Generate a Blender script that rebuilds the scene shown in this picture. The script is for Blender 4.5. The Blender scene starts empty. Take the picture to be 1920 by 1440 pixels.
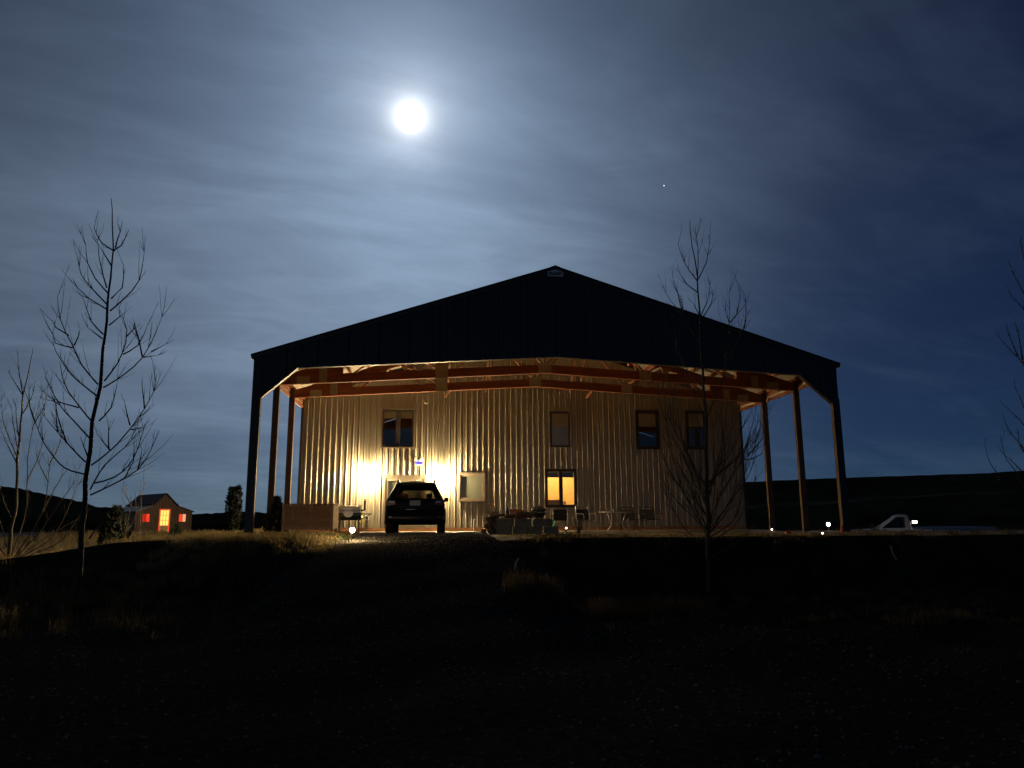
import bpy, math, random
import numpy as np
from mathutils import Vector, Matrix
random.seed(7); RNG = np.random.default_rng(7)
sc = bpy.context.scene
COL = sc.collection
rad = math.radians

# ------------------------------------------------------------------ camera
CAM = np.array([-3.5933, -22.4892, 0.3649]); YAW, PITCH, ROLL, FPX = 0.0971, 0.1838, -0.0056, 1393.6
_f = np.array([math.sin(YAW)*math.cos(PITCH), math.cos(YAW)*math.cos(PITCH), math.sin(PITCH)])
_r0 = np.array([math.cos(YAW), -math.sin(YAW), 0.0]); _u0 = np.cross(_r0, _f)
_r = math.cos(ROLL)*_r0 + math.sin(ROLL)*_u0; _u = -math.sin(ROLL)*_r0 + math.cos(ROLL)*_u0
cd = bpy.data.cameras.new('camera'); cam = bpy.data.objects.new('camera', cd); COL.objects.link(cam)
M = Matrix.Identity(4)
for i in range(3):
    M[i][0] = _r[i]; M[i][1] = _u[i]; M[i][2] = -_f[i]; M[i][3] = CAM[i]
cam.matrix_world = M
cd.sensor_width = 36; cd.lens = 36*FPX/1920; cd.clip_start = 0.05; cd.clip_end = 9000
sc.camera = cam

# ------------------------------------------------------------------ sky
MOON = Vector((-0.04242, 0.86464, 0.50059)).normalized()
world = bpy.data.worlds.new('World'); sc.world = world; world.use_nodes = True
nt = world.node_tree; nt.nodes.clear()
def N(t, **k):
    n = nt.nodes.new(t)
    for a, b in k.items(): setattr(n, a, b)
    return n
def L(a, b): nt.links.new(a, b)
def math_(op, a, b=None, c=None):
    n = N('ShaderNodeMath', operation=op)
    for i, v in enumerate((a, b, c)):
        if v is None: continue
        if isinstance(v, (int, float)): n.inputs[i].default_value = v
        else: L(v, n.inputs[i])
    return n.outputs[0]
def vmath(op, a, b=None):
    n = N('ShaderNodeVectorMath', operation=op)
    for i, v in enumerate((a, b)):
        if v is None: continue
        if isinstance(v, (tuple, list)): n.inputs[i].default_value = v
        elif isinstance(v, (int, float)): n.inputs['Scale'].default_value = v
        else:
            if op == 'SCALE' and i == 1: L(v, n.inputs['Scale'])
            else: L(v, n.inputs[i])
    return n
tc = N('ShaderNodeTexCoord'); D = vmath('NORMALIZE', tc.outputs['Generated']).outputs[0]
dot = vmath('DOT_PRODUCT', D, tuple(MOON)).outputs['Value']
th = math_('ARCCOSINE', math_('MINIMUM', dot, 0.99999))
sep = N('ShaderNodeSeparateXYZ'); L(D, sep.inputs[0])
zz = math_('ADD', math_('MAXIMUM', sep.outputs[2], 0.0), 0.16)
cmb = N('ShaderNodeCombineXYZ'); L(math_('DIVIDE', sep.outputs[0], zz), cmb.inputs[0]); L(math_('DIVIDE', sep.outputs[1], zz), cmb.inputs[1])
def noise(scale, stretch, detail, rough, off, rot=0.25, dist=0.0):
    mp = N('ShaderNodeMapping'); L(cmb.outputs[0], mp.inputs[0])
    mp.inputs['Rotation'].default_value = (0, 0, rot)
    m2 = N('ShaderNodeMapping'); L(mp.outputs[0], m2.inputs[0]); m2.inputs['Scale'].default_value = stretch; m2.inputs['Location'].default_value = off
    n = N('ShaderNodeTexNoise'); L(m2.outputs[0], n.inputs['Vector'])
    n.inputs['Scale'].default_value = scale; n.inputs['Detail'].default_value = detail; n.inputs['Roughness'].default_value = rough
    n.inputs['Distortion'].default_value = dist
    return n.outputs['Fac']
def mrange(v, a, b, c, d, smooth=True):
    n = N('ShaderNodeMapRange', interpolation_type='SMOOTHSTEP' if smooth else 'LINEAR')
    L(v, n.inputs[0]); n.inputs[1].default_value = a; n.inputs[2].default_value = b; n.inputs[3].default_value = c; n.inputs[4].default_value = d
    return n.outputs[0]
big = mrange(noise(0.75, (0.8, 1.0, 1), 3, 0.5, (3.1, 1.7, 0), 0.25, 0.6), 0.3, 0.72, 0.0, 1.0)
streak = mrange(noise(1.2, (0.6, 2.0, 1), 6, 0.55, (7.3, 4.2, 0), -0.40, 1.1), 0.38, 0.72, 0.0, 1.0)
fine = mrange(noise(3.4, (0.9, 1.4, 1), 7, 0.6, (1.3, 9.2, 0), -0.30, 1.4), 0.3, 0.75, 0.0, 1.0)
cl = math_('ADD', math_('MULTIPLY', big, 0.42), math_('ADD', math_('MULTIPLY', streak, 0.36), math_('MULTIPLY', fine, 0.22)))
g1 = math_('MULTIPLY', math_('EXPONENT', math_('MULTIPLY', th, -1/0.195)), 0.40)
g2 = math_('MULTIPLY', math_('EXPONENT', math_('MULTIPLY', th, -1/0.032)), 0.62)
g3 = math_('MULTIPLY', math_('EXPONENT', math_('MULTIPLY', th, -1/0.010)), 2.6)
veil = mrange(cl, 0.05, 0.85, 0.74, 1.19, False)
far = mrange(cl, 0.25, 0.9, 0.0, 1.0)
def col(rgb, fac): 
    c = N('ShaderNodeCombineXYZ')
    for i in range(3): c.inputs[i].default_value = rgb[i]
    return vmath('SCALE', c.outputs[0], fac).outputs[0]
wide = col((0.75, 1.0, 1.30), math_('MULTIPLY', g1, veil))
near = col((1.0, 0.98, 0.95), math_('ADD', math_('MULTIPLY', g2, veil), g3))
hz = math_('EXPONENT', math_('MULTIPLY', math_('MAXIMUM', sep.outputs[2], 0.0), -7.0))
hazec = col((0.014, 0.028, 0.050), hz)
farc = col((0.007, 0.010, 0.016), far)
sky = N('ShaderNodeTexSky', sky_type='NISHITA'); sky.sun_disc = False
sky.sun_elevation = math.asin(MOON.z); sky.sun_rotation = math.atan2(MOON.x, MOON.y)
sky.air_density = 1.0; sky.dust_density = 0.6; sky.ozone_density = 2.5
base = vmath('MULTIPLY', sky.outputs[0], (0.0004, 0.0019, 0.0058)).outputs[0]
cover = math_('MULTIPLY', mrange(sep.outputs[0], 0.52, -0.02, 0.0, 1.0), mrange(sep.outputs[2], 0.66, 0.12, 0.0, 1.0))
low = col((0.75, 1.0, 1.28), math_('MULTIPLY', math_('MULTIPLY', math_('MULTIPLY', math_('EXPONENT', math_('MULTIPLY', th, -1/0.30)), 0.23), math_('MULTIPLY', mrange(sep.outputs[2], 0.58, 0.28, 0.0, 1.0), mrange(sep.outputs[0], 0.52, 0.18, 0.0, 1.0))), veil))
bank = col((0.042, 0.049, 0.046), math_('MULTIPLY', cover, mrange(cl, 0.1, 0.8, 0.75, 1.2, False)))
tot = vmath('ADD', vmath('ADD', vmath('ADD', base, wide).outputs[0], vmath('ADD', near, hazec).outputs[0]).outputs[0], vmath('ADD', vmath('ADD', farc, low).outputs[0], bank).outputs[0]).outputs[0]
bg = N('ShaderNodeBackground'); L(tot, bg.inputs[0]); bg.inputs[1].default_value = 1.0
out = N('ShaderNodeOutputWorld'); L(bg.outputs[0], out.inputs[0])

# ------------------------------------------------------------------ moonlight (the one sun lamp) and exposure
sd = bpy.data.lights.new('moonlight', 'SUN'); sd.energy = 0.04; sd.angle = rad(0.5); sd.color = (0.85, 0.92, 1.0)
so = bpy.data.objects.new('moonlight', sd); COL.objects.link(so)
so.rotation_euler = MOON.to_track_quat('Z', 'Y').to_euler(); so.location = (0, 20, 40)
vs = sc.view_settings; vs.view_transform = 'Standard'; vs.look = 'None'; vs.exposure = 0; vs.gamma = 1; vs.use_curve_mapping = False
sc.cycles.use_denoising = True
try: sc.cycles.denoiser = 'OPENIMAGEDENOISE'
except Exception: pass
sc.cycles.max_bounces = 8; sc.cycles.diffuse_bounces = 4; sc.cycles.transparent_max_bounces = 12
sc.cycles.sample_clamp_indirect = 4.0; sc.cycles.caustics_reflective = False; sc.cycles.caustics_refractive = False

# ================================================================== helpers
def at(x, y, Y):
    d = _f + _r*(x-960)/FPX + _u*(720-y)/FPX
    return CAM + d*((Y-CAM[1])/d[1])
def smooth(t): t = np.clip(t, 0, 1); return t*t*(3-2*t)
MATS = {}
def mat(name, rgb, rough=0.7, metal=0.0, var=0.0, scale=8.0, bump=0.0, bscale=40.0, rgb2=None, emit=None, strength=0.0, stretch=(1,1,1), spec=0.5, detail=4):
    m = bpy.data.materials.new(name); m.use_nodes = True; t = m.node_tree; b = t.nodes['Principled BSDF']
    b.inputs['Base Color'].default_value = (*rgb, 1); b.inputs['Roughness'].default_value = rough; b.inputs['Metallic'].default_value = metal
    b.inputs['Specular IOR Level'].default_value = spec
    if emit: b.inputs['Emission Color'].default_value = (*emit, 1); b.inputs['Emission Strength'].default_value = strength
    if var or bump or rgb2:
        tcn = t.nodes.new('ShaderNodeTexCoord'); mp = t.nodes.new('ShaderNodeMapping'); mp.inputs['Scale'].default_value = stretch
        t.links.new(tcn.outputs['Object'], mp.inputs[0])
    if var or rgb2:
        n = t.nodes.new('ShaderNodeTexNoise'); n.inputs['Scale'].default_value = scale; n.inputs['Detail'].default_value = detail
        t.links.new(mp.outputs[0], n.inputs['Vector'])
        cr = t.nodes.new('ShaderNodeValToRGB'); e = cr.color_ramp.elements
        a = tuple(c*(1-var) for c in rgb) if not rgb2 else rgb; c2 = tuple(min(1, c*(1+var)) for c in rgb) if not rgb2 else rgb2
        e[0].position = 0.32; e[0].color = (*a, 1); e[1].position = 0.68; e[1].color = (*c2, 1)
        t.links.new(n.outputs['Fac'], cr.inputs[0]); t.links.new(cr.outputs[0], b.inputs['Base Color'])
    if bump:
        n2 = t.nodes.new('ShaderNodeTexNoise'); n2.inputs['Scale'].default_value = bscale; n2.inputs['Detail'].default_value = 5
        t.links.new(mp.outputs[0], n2.inputs['Vector'])
        bp = t.nodes.new('ShaderNodeBump'); bp.inputs['Strength'].default_value = bump; bp.inputs['Distance'].default_value = 0.05
        t.links.new(n2.outputs['Fac'], bp.inputs['Height']); t.links.new(bp.outputs[0], b.inputs['Normal'])
    MATS[name] = m; return m
def glass(name, tint=(0.9, 0.92, 0.9), refl=0.06):
    m = bpy.data.materials.new(name); m.use_nodes = True; t = m.node_tree; t.nodes.remove(t.nodes['Principled BSDF'])
    o = t.nodes['Material Output']; tr = t.nodes.new('ShaderNodeBsdfTransparent'); tr.inputs[0].default_value = (*tint, 1)
    gl = t.nodes.new('ShaderNodeBsdfGlossy'); gl.inputs['Roughness'].default_value = 0.02
    fc_ = t.nodes.new('ShaderNodeLayerWeight'); fc_.inputs[0].default_value = 0.5
    pw = t.nodes.new('ShaderNodeMath'); pw.operation = 'POWER'; t.links.new(fc_.outputs['Facing'], pw.inputs[0]); pw.inputs[1].default_value = 4.0
    lw = t.nodes.new('ShaderNodeMath'); lw.operation = 'MULTIPLY_ADD'; t.links.new(pw.outputs[0], lw.inputs[0]); lw.inputs[1].default_value = 0.6; lw.inputs[2].default_value = refl
    mx = t.nodes.new('ShaderNodeMixShader'); t.links.new(lw.outputs[0], mx.inputs[0]); t.links.new(tr.outputs[0], mx.inputs[1]); t.links.new(gl.outputs[0], mx.inputs[2])
    t.links.new(mx.outputs[0], o.inputs[0]); MATS[name] = m; return m
def lampmat(name, rgb, s):
    m = bpy.data.materials.new(name); m.use_nodes = True; t = m.node_tree; t.nodes.remove(t.nodes['Principled BSDF'])
    e = t.nodes.new('ShaderNodeEmission'); e.inputs[0].default_value = (*rgb, 1); e.inputs[1].default_value = s
    t.links.new(e.outputs[0], t.nodes['Material Output'].inputs[0]); MATS[name] = m; return m

class MB:
    def __init__(s): s.v = []; s.f = []
    def add(s, vs, fs):
        o = len(s.v); s.v.extend([tuple(map(float, v)) for v in vs]); s.f.extend([tuple(i+o for i in f) for f in fs]); return s
    def box(s, x0, x1, y0, y1, z0, z1):
        return s.add([(x0,y0,z0),(x1,y0,z0),(x1,y1,z0),(x0,y1,z0),(x0,y0,z1),(x1,y0,z1),(x1,y1,z1),(x0,y1,z1)],
                     [(0,3,2,1),(4,5,6,7),(0,1,5,4),(1,2,6,5),(2,3,7,6),(3,0,4,7)])
    def beam(s, a, b, w, h, up=(0,0,1)):
        a = Vector(a); b = Vector(b); d = (b-a).normalized(); up = Vector(up); r = d.cross(up)
        if r.length < 1e-4: r = d.cross(Vector((0,1,0)))
        r.normalize(); u = r.cross(d)
        c = [(-1,-1),(1,-1),(1,1),(-1,1)]
        vs = [a + r*(i*w/2) + u*(j*h/2) for i, j in c] + [b + r*(i*w/2) + u*(j*h/2) for i, j in c]
        return s.add(vs, [(0,1,2,3),(7,6,5,4),(0,4,5,1),(1,5,6,2),(2,6,7,3),(3,7,4,0)])
    def tube(s, pts, rs, n=6, cap=True):
        pts = [Vector(p) for p in pts]
        if isinstance(rs, (int, float)): rs = [rs]*len(pts)
        o = len(s.v); ref = Vector((0.31, 0.17, 0.94))
        for i, p in enumerate(pts):
            d = (pts[min(i+1, len(pts)-1)] - pts[max(i-1, 0)]).normalized()
            r = d.cross(ref)
            if r.length < 0.05: r = d.cross(Vector((1, 0, 0)))
            r.normalize(); u = r.cross(d)
            for k in range(n):
                a = 2*math.pi*k/n; q = p + (r*math.cos(a) + u*math.sin(a))*rs[i]; s.v.append(tuple(q))
        for i in range(len(pts)-1):
            for k in range(n):
                a = o+i*n+k; b = o+i*n+(k+1) % n; s.f.append((a, b, b+n, a+n))
        if cap: s.f.append(tuple(o+k for k in range(n))[::-1]); s.f.append(tuple(o+(len(pts)-1)*n+k for k in range(n)))
        return s
    def lathe(s, prof, c=(0,0,0), n=16, axis='z'):
        o = len(s.v)
        for r, z in prof:
            for k in range(n):
                a = 2*math.pi*k/n; x, y = r*math.cos(a), r*math.sin(a)
                p = (x, y, z) if axis == 'z' else ((z, x, y) if axis == 'x' else (x, z, y))
                s.v.append((p[0]+c[0], p[1]+c[1], p[2]+c[2]))
        for i in range(len(prof)-1):
            for k in range(n):
                a = o+i*n+k; b = o+i*n+(k+1) % n; s.f.append((a, b, b+n, a+n))
        if prof[0][0] > 1e-4: s.f.append(tuple(o+k for k in range(n))[::-1])
        if prof[-1][0] > 1e-4: s.f.append(tuple(o+(len(prof)-1)*n+k for k in range(n)))
        return s
    def prism(s, poly, y0, y1):            # polygon in x,z extruded along y
        n = len(poly)
        return s.add([(x, y0, z) for x, z in poly]+[(x, y1, z) for x, z in poly],
                     [tuple(range(n)), tuple(range(2*n-1, n-1, -1))]+[(i, i+n, (i+1) % n+n, (i+1) % n) for i in range(n)])
    def build(s, name, m, parent=None, smoothed=False, loc=None, rotz=0):
        me = bpy.data.meshes.new(name); me.from_pydata(s.v, [], s.f); me.update()
        if smoothed: me.polygons.foreach_set('use_smooth', [True]*len(me.polygons))
        if m: me.materials.append(MATS[m] if isinstance(m, str) else m)
        o = bpy.data.objects.new(name, me); COL.objects.link(o); o.parent = parent
        if loc is not None: o.location = loc
        o.rotation_euler.z = rotz
        return o
def tag(o, label=None, cat=None, group=None, kind=None):
    if label: o['label'] = label
    if cat: o['category'] = cat
    if group: o['group'] = group
    if kind: o['kind'] = kind
    return o
def thing(name, label, cat, loc=(0,0,0), rotz=0, group=None):
    o = bpy.data.objects.new(name, None); COL.objects.link(o); o.location = loc; o.rotation_euler = (0,0,rotz); o.empty_display_size = 0.2
    return tag(o, label, cat, group)
def sphere(r, n=12, m=8, sz=1.0): return [(max(1e-5, r*math.sin(math.pi*i/m)), -r*sz*math.cos(math.pi*i/m)) for i in range(m+1)]

# ================================================================== materials
WARM = (1.0, 0.745, 0.40)
mat('wall_metal', (0.31, 0.275, 0.195), 0.42, 0.0, 0.06, 1.2, spec=0.6)
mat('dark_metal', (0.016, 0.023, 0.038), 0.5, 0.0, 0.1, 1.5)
mat('trim_dark', (0.035, 0.028, 0.022), 0.5)
mat('trim_tan', (0.20, 0.16, 0.11), 0.5)
mat('wood', (0.20, 0.058, 0.018), 0.75, 0, 0, 3.0, 0.15, 30, rgb2=(0.28, 0.092, 0.030), stretch=(0.6, 4, 4))
mat('post_wood', (0.10, 0.058, 0.030), 0.8, 0, 0, 6.0, 0.2, 30, rgb2=(0.16, 0.095, 0.052), stretch=(6, 6, 0.4))
mat('plate', (0.36, 0.32, 0.20), 0.6, 0.0, 0.1, 6)
mat('roof_under', (0.52, 0.47, 0.37), 0.5, 0, 0.05, 2)
mat('plywood', (0.42, 0.21, 0.085), 0.75, 0, 0, 2.5, 0.1, 20, rgb2=(0.56, 0.33, 0.15), stretch=(1, 1, 5))
mat('lumber', (0.52, 0.33, 0.17), 0.75, 0, 0.2, 4, stretch=(3, 3, 1))
mat('skirt_board', (0.30, 0.11, 0.035), 0.7, 0, 0, 2.5, 0.2, 20, rgb2=(0.45, 0.22, 0.08), stretch=(1.2, 3, 6))
mat('concrete', (0.24, 0.22, 0.19), 0.6, 0, 0.12, 3, 0.1, 40)
mat('block', (0.20, 0.185, 0.14), 0.95, 0, 0.2, 5, 0.5, 60)
mat('blind', (0.60, 0.57, 0.42), 0.8)
mat('blind_grey', (0.16, 0.16, 0.15), 0.8)
mat('room_paint', (0.75, 0.56, 0.25), 0.8)
mat('black_paint', (0.010, 0.010, 0.011), 0.35)
mat('car_paint', (0.006, 0.006, 0.007), 0.38, 0.0, spec=0.25)
mat('rubber', (0.012, 0.012, 0.012), 0.8)
mat('rim', (0.12, 0.12, 0.12), 0.35, 0.9)
mat('plate_white', (0.45, 0.45, 0.42), 0.5, 0, 0, 60, rgb2=(0.25, 0.27, 0.30))
mat('red_lens', (0.10, 0.006, 0.006), 0.3)
mat('chrome', (0.5, 0.5, 0.5), 0.15, 1.0)
mat('steel', (0.45, 0.43, 0.40), 0.3, 0.8, 0.1, 10)
mat('enamel', (0.035, 0.034, 0.032), 0.18)
mat('sling_dark', (0.05, 0.045, 0.035), 0.9)
mat('sling_orange', (0.42, 0.17, 0.07), 0.9, 0, 0.15, 12)
mat('sling_tan', (0.20, 0.17, 0.10), 0.9)
mat('cardboard', (0.28, 0.21, 0.12), 0.9, 0, 0.1, 10)
mat('bark', (0.055, 0.045, 0.032), 0.9, 0, 0.4, 14, 0.4, 50)
mat('twig_pale', (0.085, 0.070, 0.045), 0.9, 0, 0.3, 14)
mat('log', (0.12, 0.075, 0.04), 0.95, 0, 0.35, 9, 0.5, 40)
mat('needles', (0.009, 0.014, 0.007), 0.9, 0, 0.5, 3)
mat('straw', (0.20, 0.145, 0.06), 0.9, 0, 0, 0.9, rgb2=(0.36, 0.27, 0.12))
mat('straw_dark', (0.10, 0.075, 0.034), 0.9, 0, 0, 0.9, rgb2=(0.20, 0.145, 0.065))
mat('green_weed', (0.07, 0.10, 0.03), 0.9, 0, 0.3, 2)
mat('dirt', (0.022, 0.018, 0.012), 0.97, 0, 0, 0.8, 0.9, 7, rgb2=(0.055, 0.043, 0.027), detail=8, spec=0.0)
mat('gravel', (0.026, 0.023, 0.017), 0.95, 0, 0, 14, 1.0, 26, rgb2=(0.062, 0.053, 0.039), detail=6, spec=0.0)
mat('pad_gravel', (0.12, 0.09, 0.05), 0.6, 0, 0, 9, 1.0, 22, rgb2=(0.30, 0.23, 0.14), detail=6, spec=0.6)
mat('stone', (0.16, 0.145, 0.115), 0.9, 0, 0.5, 2.5)
mat('hill', (0.030, 0.028, 0.018), 1.0, 0, 0.5, 0.02, spec=0.0)
mat('field', (0.11, 0.10, 0.07), 1.0, 0, 0.4, 0.03, spec=0.0)
mat('shed_metal', (0.062, 0.034, 0.020), 0.55, 0, 0.25, 2)
mat('shed_roof', (0.030, 0.018, 0.014), 0.6, 0, 0.4, 2, stretch=(1, 4, 1))
mat('shed_roof_pale', (0.20, 0.20, 0.19), 0.45, 0.2, 0.15, 3)
mat('white_plastic', (0.75, 0.75, 0.72), 0.4)
mat('white_paint', (0.32, 0.35, 0.38), 0.35, 0, 0.05, 2)
mat('yellow', (0.55, 0.50, 0.08), 0.6)
mat('green_glass', (0.05, 0.35, 0.16), 0.15)
mat('orange_plastic', (0.38, 0.06, 0.015), 0.6)
mat('cable', (0.55, 0.46, 0.30), 0.6)
mat('sign_plate', (0.8, 0.81, 0.83), 0.5)
mat('sign_ink', (0.010, 0.012, 0.016), 0.5)
mat('red_curtain', (0.55, 0.03, 0.015), 0.8)
for nm in ('straw', 'straw_dark', 'green_weed'):
    t_ = MATS[nm].node_tree; pb = t_.nodes['Principled BSDF']; tl_ = t_.nodes.new('ShaderNodeBsdfTranslucent'); mx_ = t_.nodes.new('ShaderNodeMixShader'); mx_.inputs[0].default_value = 0.5
    if pb.inputs['Base Color'].is_linked: t_.links.new(pb.inputs['Base Color'].links[0].from_socket, tl_.inputs[0])
    t_.links.new(pb.outputs[0], mx_.inputs[1]); t_.links.new(tl_.outputs[0], mx_.inputs[2]); t_.links.new(mx_.outputs[0], t_.nodes['Material Output'].inputs[0])
glass('pane'); glass('pane_dark', (0.30, 0.34, 0.38)); glass('car_glass', (0.30, 0.31, 0.28))
lampmat('lamp_warm', WARM, 6000)
lampmat('lamp_side', WARM, 30000)
lampmat('lamp_path', (1.0, 0.74, 0.40), 760)
lampmat('lamp_room', (1.0, 0.70, 0.30), 9)
lampmat('lamp_far', (1.0, 0.84, 0.55), 420)
lampmat('lamp_white', (1.0, 0.82, 0.58), 14)
lampmat('lamp_red', (1.0, 0.060, 0.022), 1.0)
lampmat('lamp_pink', (1.0, 0.40, 0.22), 0.95)
lampmat('lamp_dim_red', (1.0, 0.045, 0.018), 0.45)
lampmat('lamp_door', (1.0, 0.50, 0.10), 1.9)
lampmat('doorframe_glow', (1.0, 0.11, 0.03), 0.75)  # shed door frame emits in place of light falling on it
lampmat('lamp_blue', (0.12, 0.10, 1.0), 1.6)
lampmat('moon', (1.0, 1.0, 1.0), 8)
lampmat('star', (0.9, 0.95, 1.0), 2.0)

# ================================================================== ground
SW = 7.84; HW = 9.15; HE = 5.39; HP = 8.39; SL = (HP-HE)/HW
def wob(x, y): return 0.55*np.sin(x*1.3+0.7)*np.sin(y*0.9+1.1) + 0.3*np.sin(x*3.1+y*0.4) + 0.25*np.sin(y*2.7-x*1.7+2)
def ground_z(x, y):
    x = np.asarray(x, float); y = np.asarray(y, float)
    g = smooth((x+7.2)/1.6)*(1-smooth((x+2.6)/1.8))
    lf = 1-smooth((x+9.0)/2.0)
    edge = -5.6+0.25*np.sin(x*0.9)+0.12*np.sin(x*2.7+1) + g*3.2 + lf*1.6
    wid = 2.3 + g*11.0 + lf*2.0
    zf = -1.05*smooth((edge-y)/wid)
    zl = -0.78*smooth((-9.9-x)/6.0)*(1-0.5*smooth((y-8)/20.0))
    zr = -1.25*smooth((x-12.2)/2.5)*smooth((y-0.5)/3.0)
    z = np.minimum(np.minimum(zf, zl), zr)
    amp = 0.02+0.06*np.clip(-z, 0, 1)
    return z + amp*wob(x, y) - 0.004
def seg(*ks):
    o = []
    for a, b, n in ks: o.extend(np.linspace(a, b, n, endpoint=False))
    return np.array(o)
xs = seg((-4000,-400,8),(-400,-60,12),(-60,-26,34),(-26,22,150),(22,60,38),(60,400,12),(400,4001,9)); ys = seg((-1500,-60,6),(-60,-24,16),(-24,12,140),(12,45,50),(45,300,16),(300,5001,10))
X, Y = np.meshgrid(xs, ys); Z = ground_z(X, Y)
Z = Z - 3.0*smooth((Y-60)/200)
nx, ny = len(xs), len(ys); b = MB(); b.v = list(zip(X.ravel(), Y.ravel(), Z.ravel()))
b.f = [(j*nx+i, j*nx+i+1, (j+1)*nx+i+1, (j+1)*nx+i) for j in range(ny-1) for i in range(nx-1)]
tag(b.build('ground', 'dirt', smoothed=True), kind='structure')
# gravel driveway sheet
b = MB(); us = np.linspace(0, 1, 40); vs_ = np.linspace(-26, 4.3, 150)
for v in vs_:
    k = smooth((-4-v)/14); xl = -6.6 - 3.4*k + 0.25*math.sin(v*1.3); xr = -2.2 + 4.2*k + 0.25*math.sin(v*1.1+2)
    for u in us:
        x = xl+(xr-xl)*u; b.v.append((x, v, float(ground_z(x, v))+0.035-(0.06 if u in (0, 1) else 0)))
b.f = [(j*40+i, j*40+i+1, (j+1)*40+i+1, (j+1)*40+i) for j in range(149) for i in range(39)]
tag(b.build('driveway', 'gravel', smoothed=True), kind='structure')
tag(MB().box(-9.0, 9.0, 4.4, SW-0.01, -0.3, 0.022).build('porch_slab', 'concrete'), kind='structure')
b = MB(); pu = np.linspace(-9.6, 16.0, 60); pv = np.linspace(-5.3, 4.45, 40)
for v in pv:
    for u in pu:
        b.v.append((u, v, float(ground_z(u, v))+0.006))
b.f = [(j*60+i, j*60+i+1, (j+1)*60+i+1, (j+1)*60+i) for j in range(39) for i in range(59) if not (-6.9 < pu[i] < -2.4 and pv[j] < -2.5) and pv[j] > -5.0+0.45*math.sin(pu[i]*1.9)+0.3*math.sin(pu[i]*4.3+1)]
tag(b.build('gravel_pad', 'pad_gravel', smoothed=True), kind='structure')
mat('meadow', (0.050, 0.038, 0.019), 0.95, 0, 0, 1.1, 1.0, 5, rgb2=(0.13, 0.097, 0.046), detail=8)
b = MB(); pu = np.linspace(-60, -9.9, 90); pv = np.linspace(1.0, 60, 110)
for v in pv:
    for u in pu: b.v.append((u, v, float(ground_z(u, v))+0.008))
b.f = [(j*90+i, j*90+i+1, (j+1)*90+i+1, (j+1)*90+i) for j in range(109) for i in range(89) if pv[j] > 1.5+1.5*math.sin(pu[i]*0.7)]
tag(b.build('meadow', 'meadow', smoothed=True), kind='structure')
# hills
def hill(name, pts, D, depth, m):
    b = MB(); n = len(pts)
    for rr, zf in ((0.0, None), (depth*0.35, 1.0), (depth*0.75, 1.02), (depth, 0.2)):
        for (px, py) in pts:
            d = _f + _r*(px-960)/FPX + _u*(720-py)/FPX; h = math.hypot(d[0], d[1]); dist = D
            top = CAM[2] + d[2]/h*(D+depth*0.35); q = CAM[:2] + d[:2]/h*(D+rr)
            b.v.append((q[0], q[1], -4.5 if zf is None else top*zf if zf > 0.5 else -5))
    b.f = [(j*n+i, j*n+i+1, (j+1)*n+i+1, (j+1)*n+i) for j in range(3) for i in range(n-1)]
    return tag(b.build(name, m, smoothed=True), kind='structure')
def ridge(keys, step, amp, seed):
    r = random.Random(seed); o = []; x = keys[0][0]
    xs_ = [k[0] for k in keys]; ys_ = [k[1] for k in keys]
    while x <= keys[-1][0]:
        o.append((x, float(np.interp(x, xs_, ys_)) + amp*(r.random()-0.5))); x += step
    return o
hill('hill', ridge([(1180,920),(1395,904),(1500,899),(1640,894),(1760,890),(1850,887),(1920,882),(2300,868),(2900,880)], 14, 0.9, 1), 700, 500, 'hill')
hill('hill', ridge([(-900,900),(-300,880),(0,912),(40,916),(70,924),(110,932),(150,940),(180,950),(260,956),(350,965),(420,961),(470,960),(560,966),(800,968),(1180,962)], 9, 2.2, 2), 420, 300, 'hill')
b = MB(); pf = [(1400,948,6),(1440,944,7),(1500,942,6),(1560,940,5),(1600,936,5),(1640,931,5),(1700,931,3),(1760,927,2),(1800,924,2),(1900,922,2)]
for px, py, w in pf:
    for q in (0, w):
        d = _f + _r*(px-960)/FPX + _u*(720-py-q)/FPX; h = math.hypot(d[0], d[1]); k = 655+ (4 if q == 0 else 0); b.v.append(tuple(CAM + d/h*k))
nn = len(pf); b.f = [(2*i, 2*i+1, 2*i+3, 2*i+2) for i in range(nn-1)]
tag(b.build('field', 'field'), kind='structure')

# moon and star
mo = MB().lathe(sphere(57, 32, 16), n=32).build('moon', 'moon', smoothed=True, loc=tuple(CAM + 3000*np.array(MOON)))
tag(mo, 'bright full moon glowing through thin night cloud', 'moon')
st = MB().lathe(sphere(1.9, 8, 6), n=8).build('star', 'star', loc=tuple(CAM + 2900*np.array((0.28024, 0.86273, 0.42091))))
tag(st, 'single bright star right of the moon', 'star')

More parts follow.
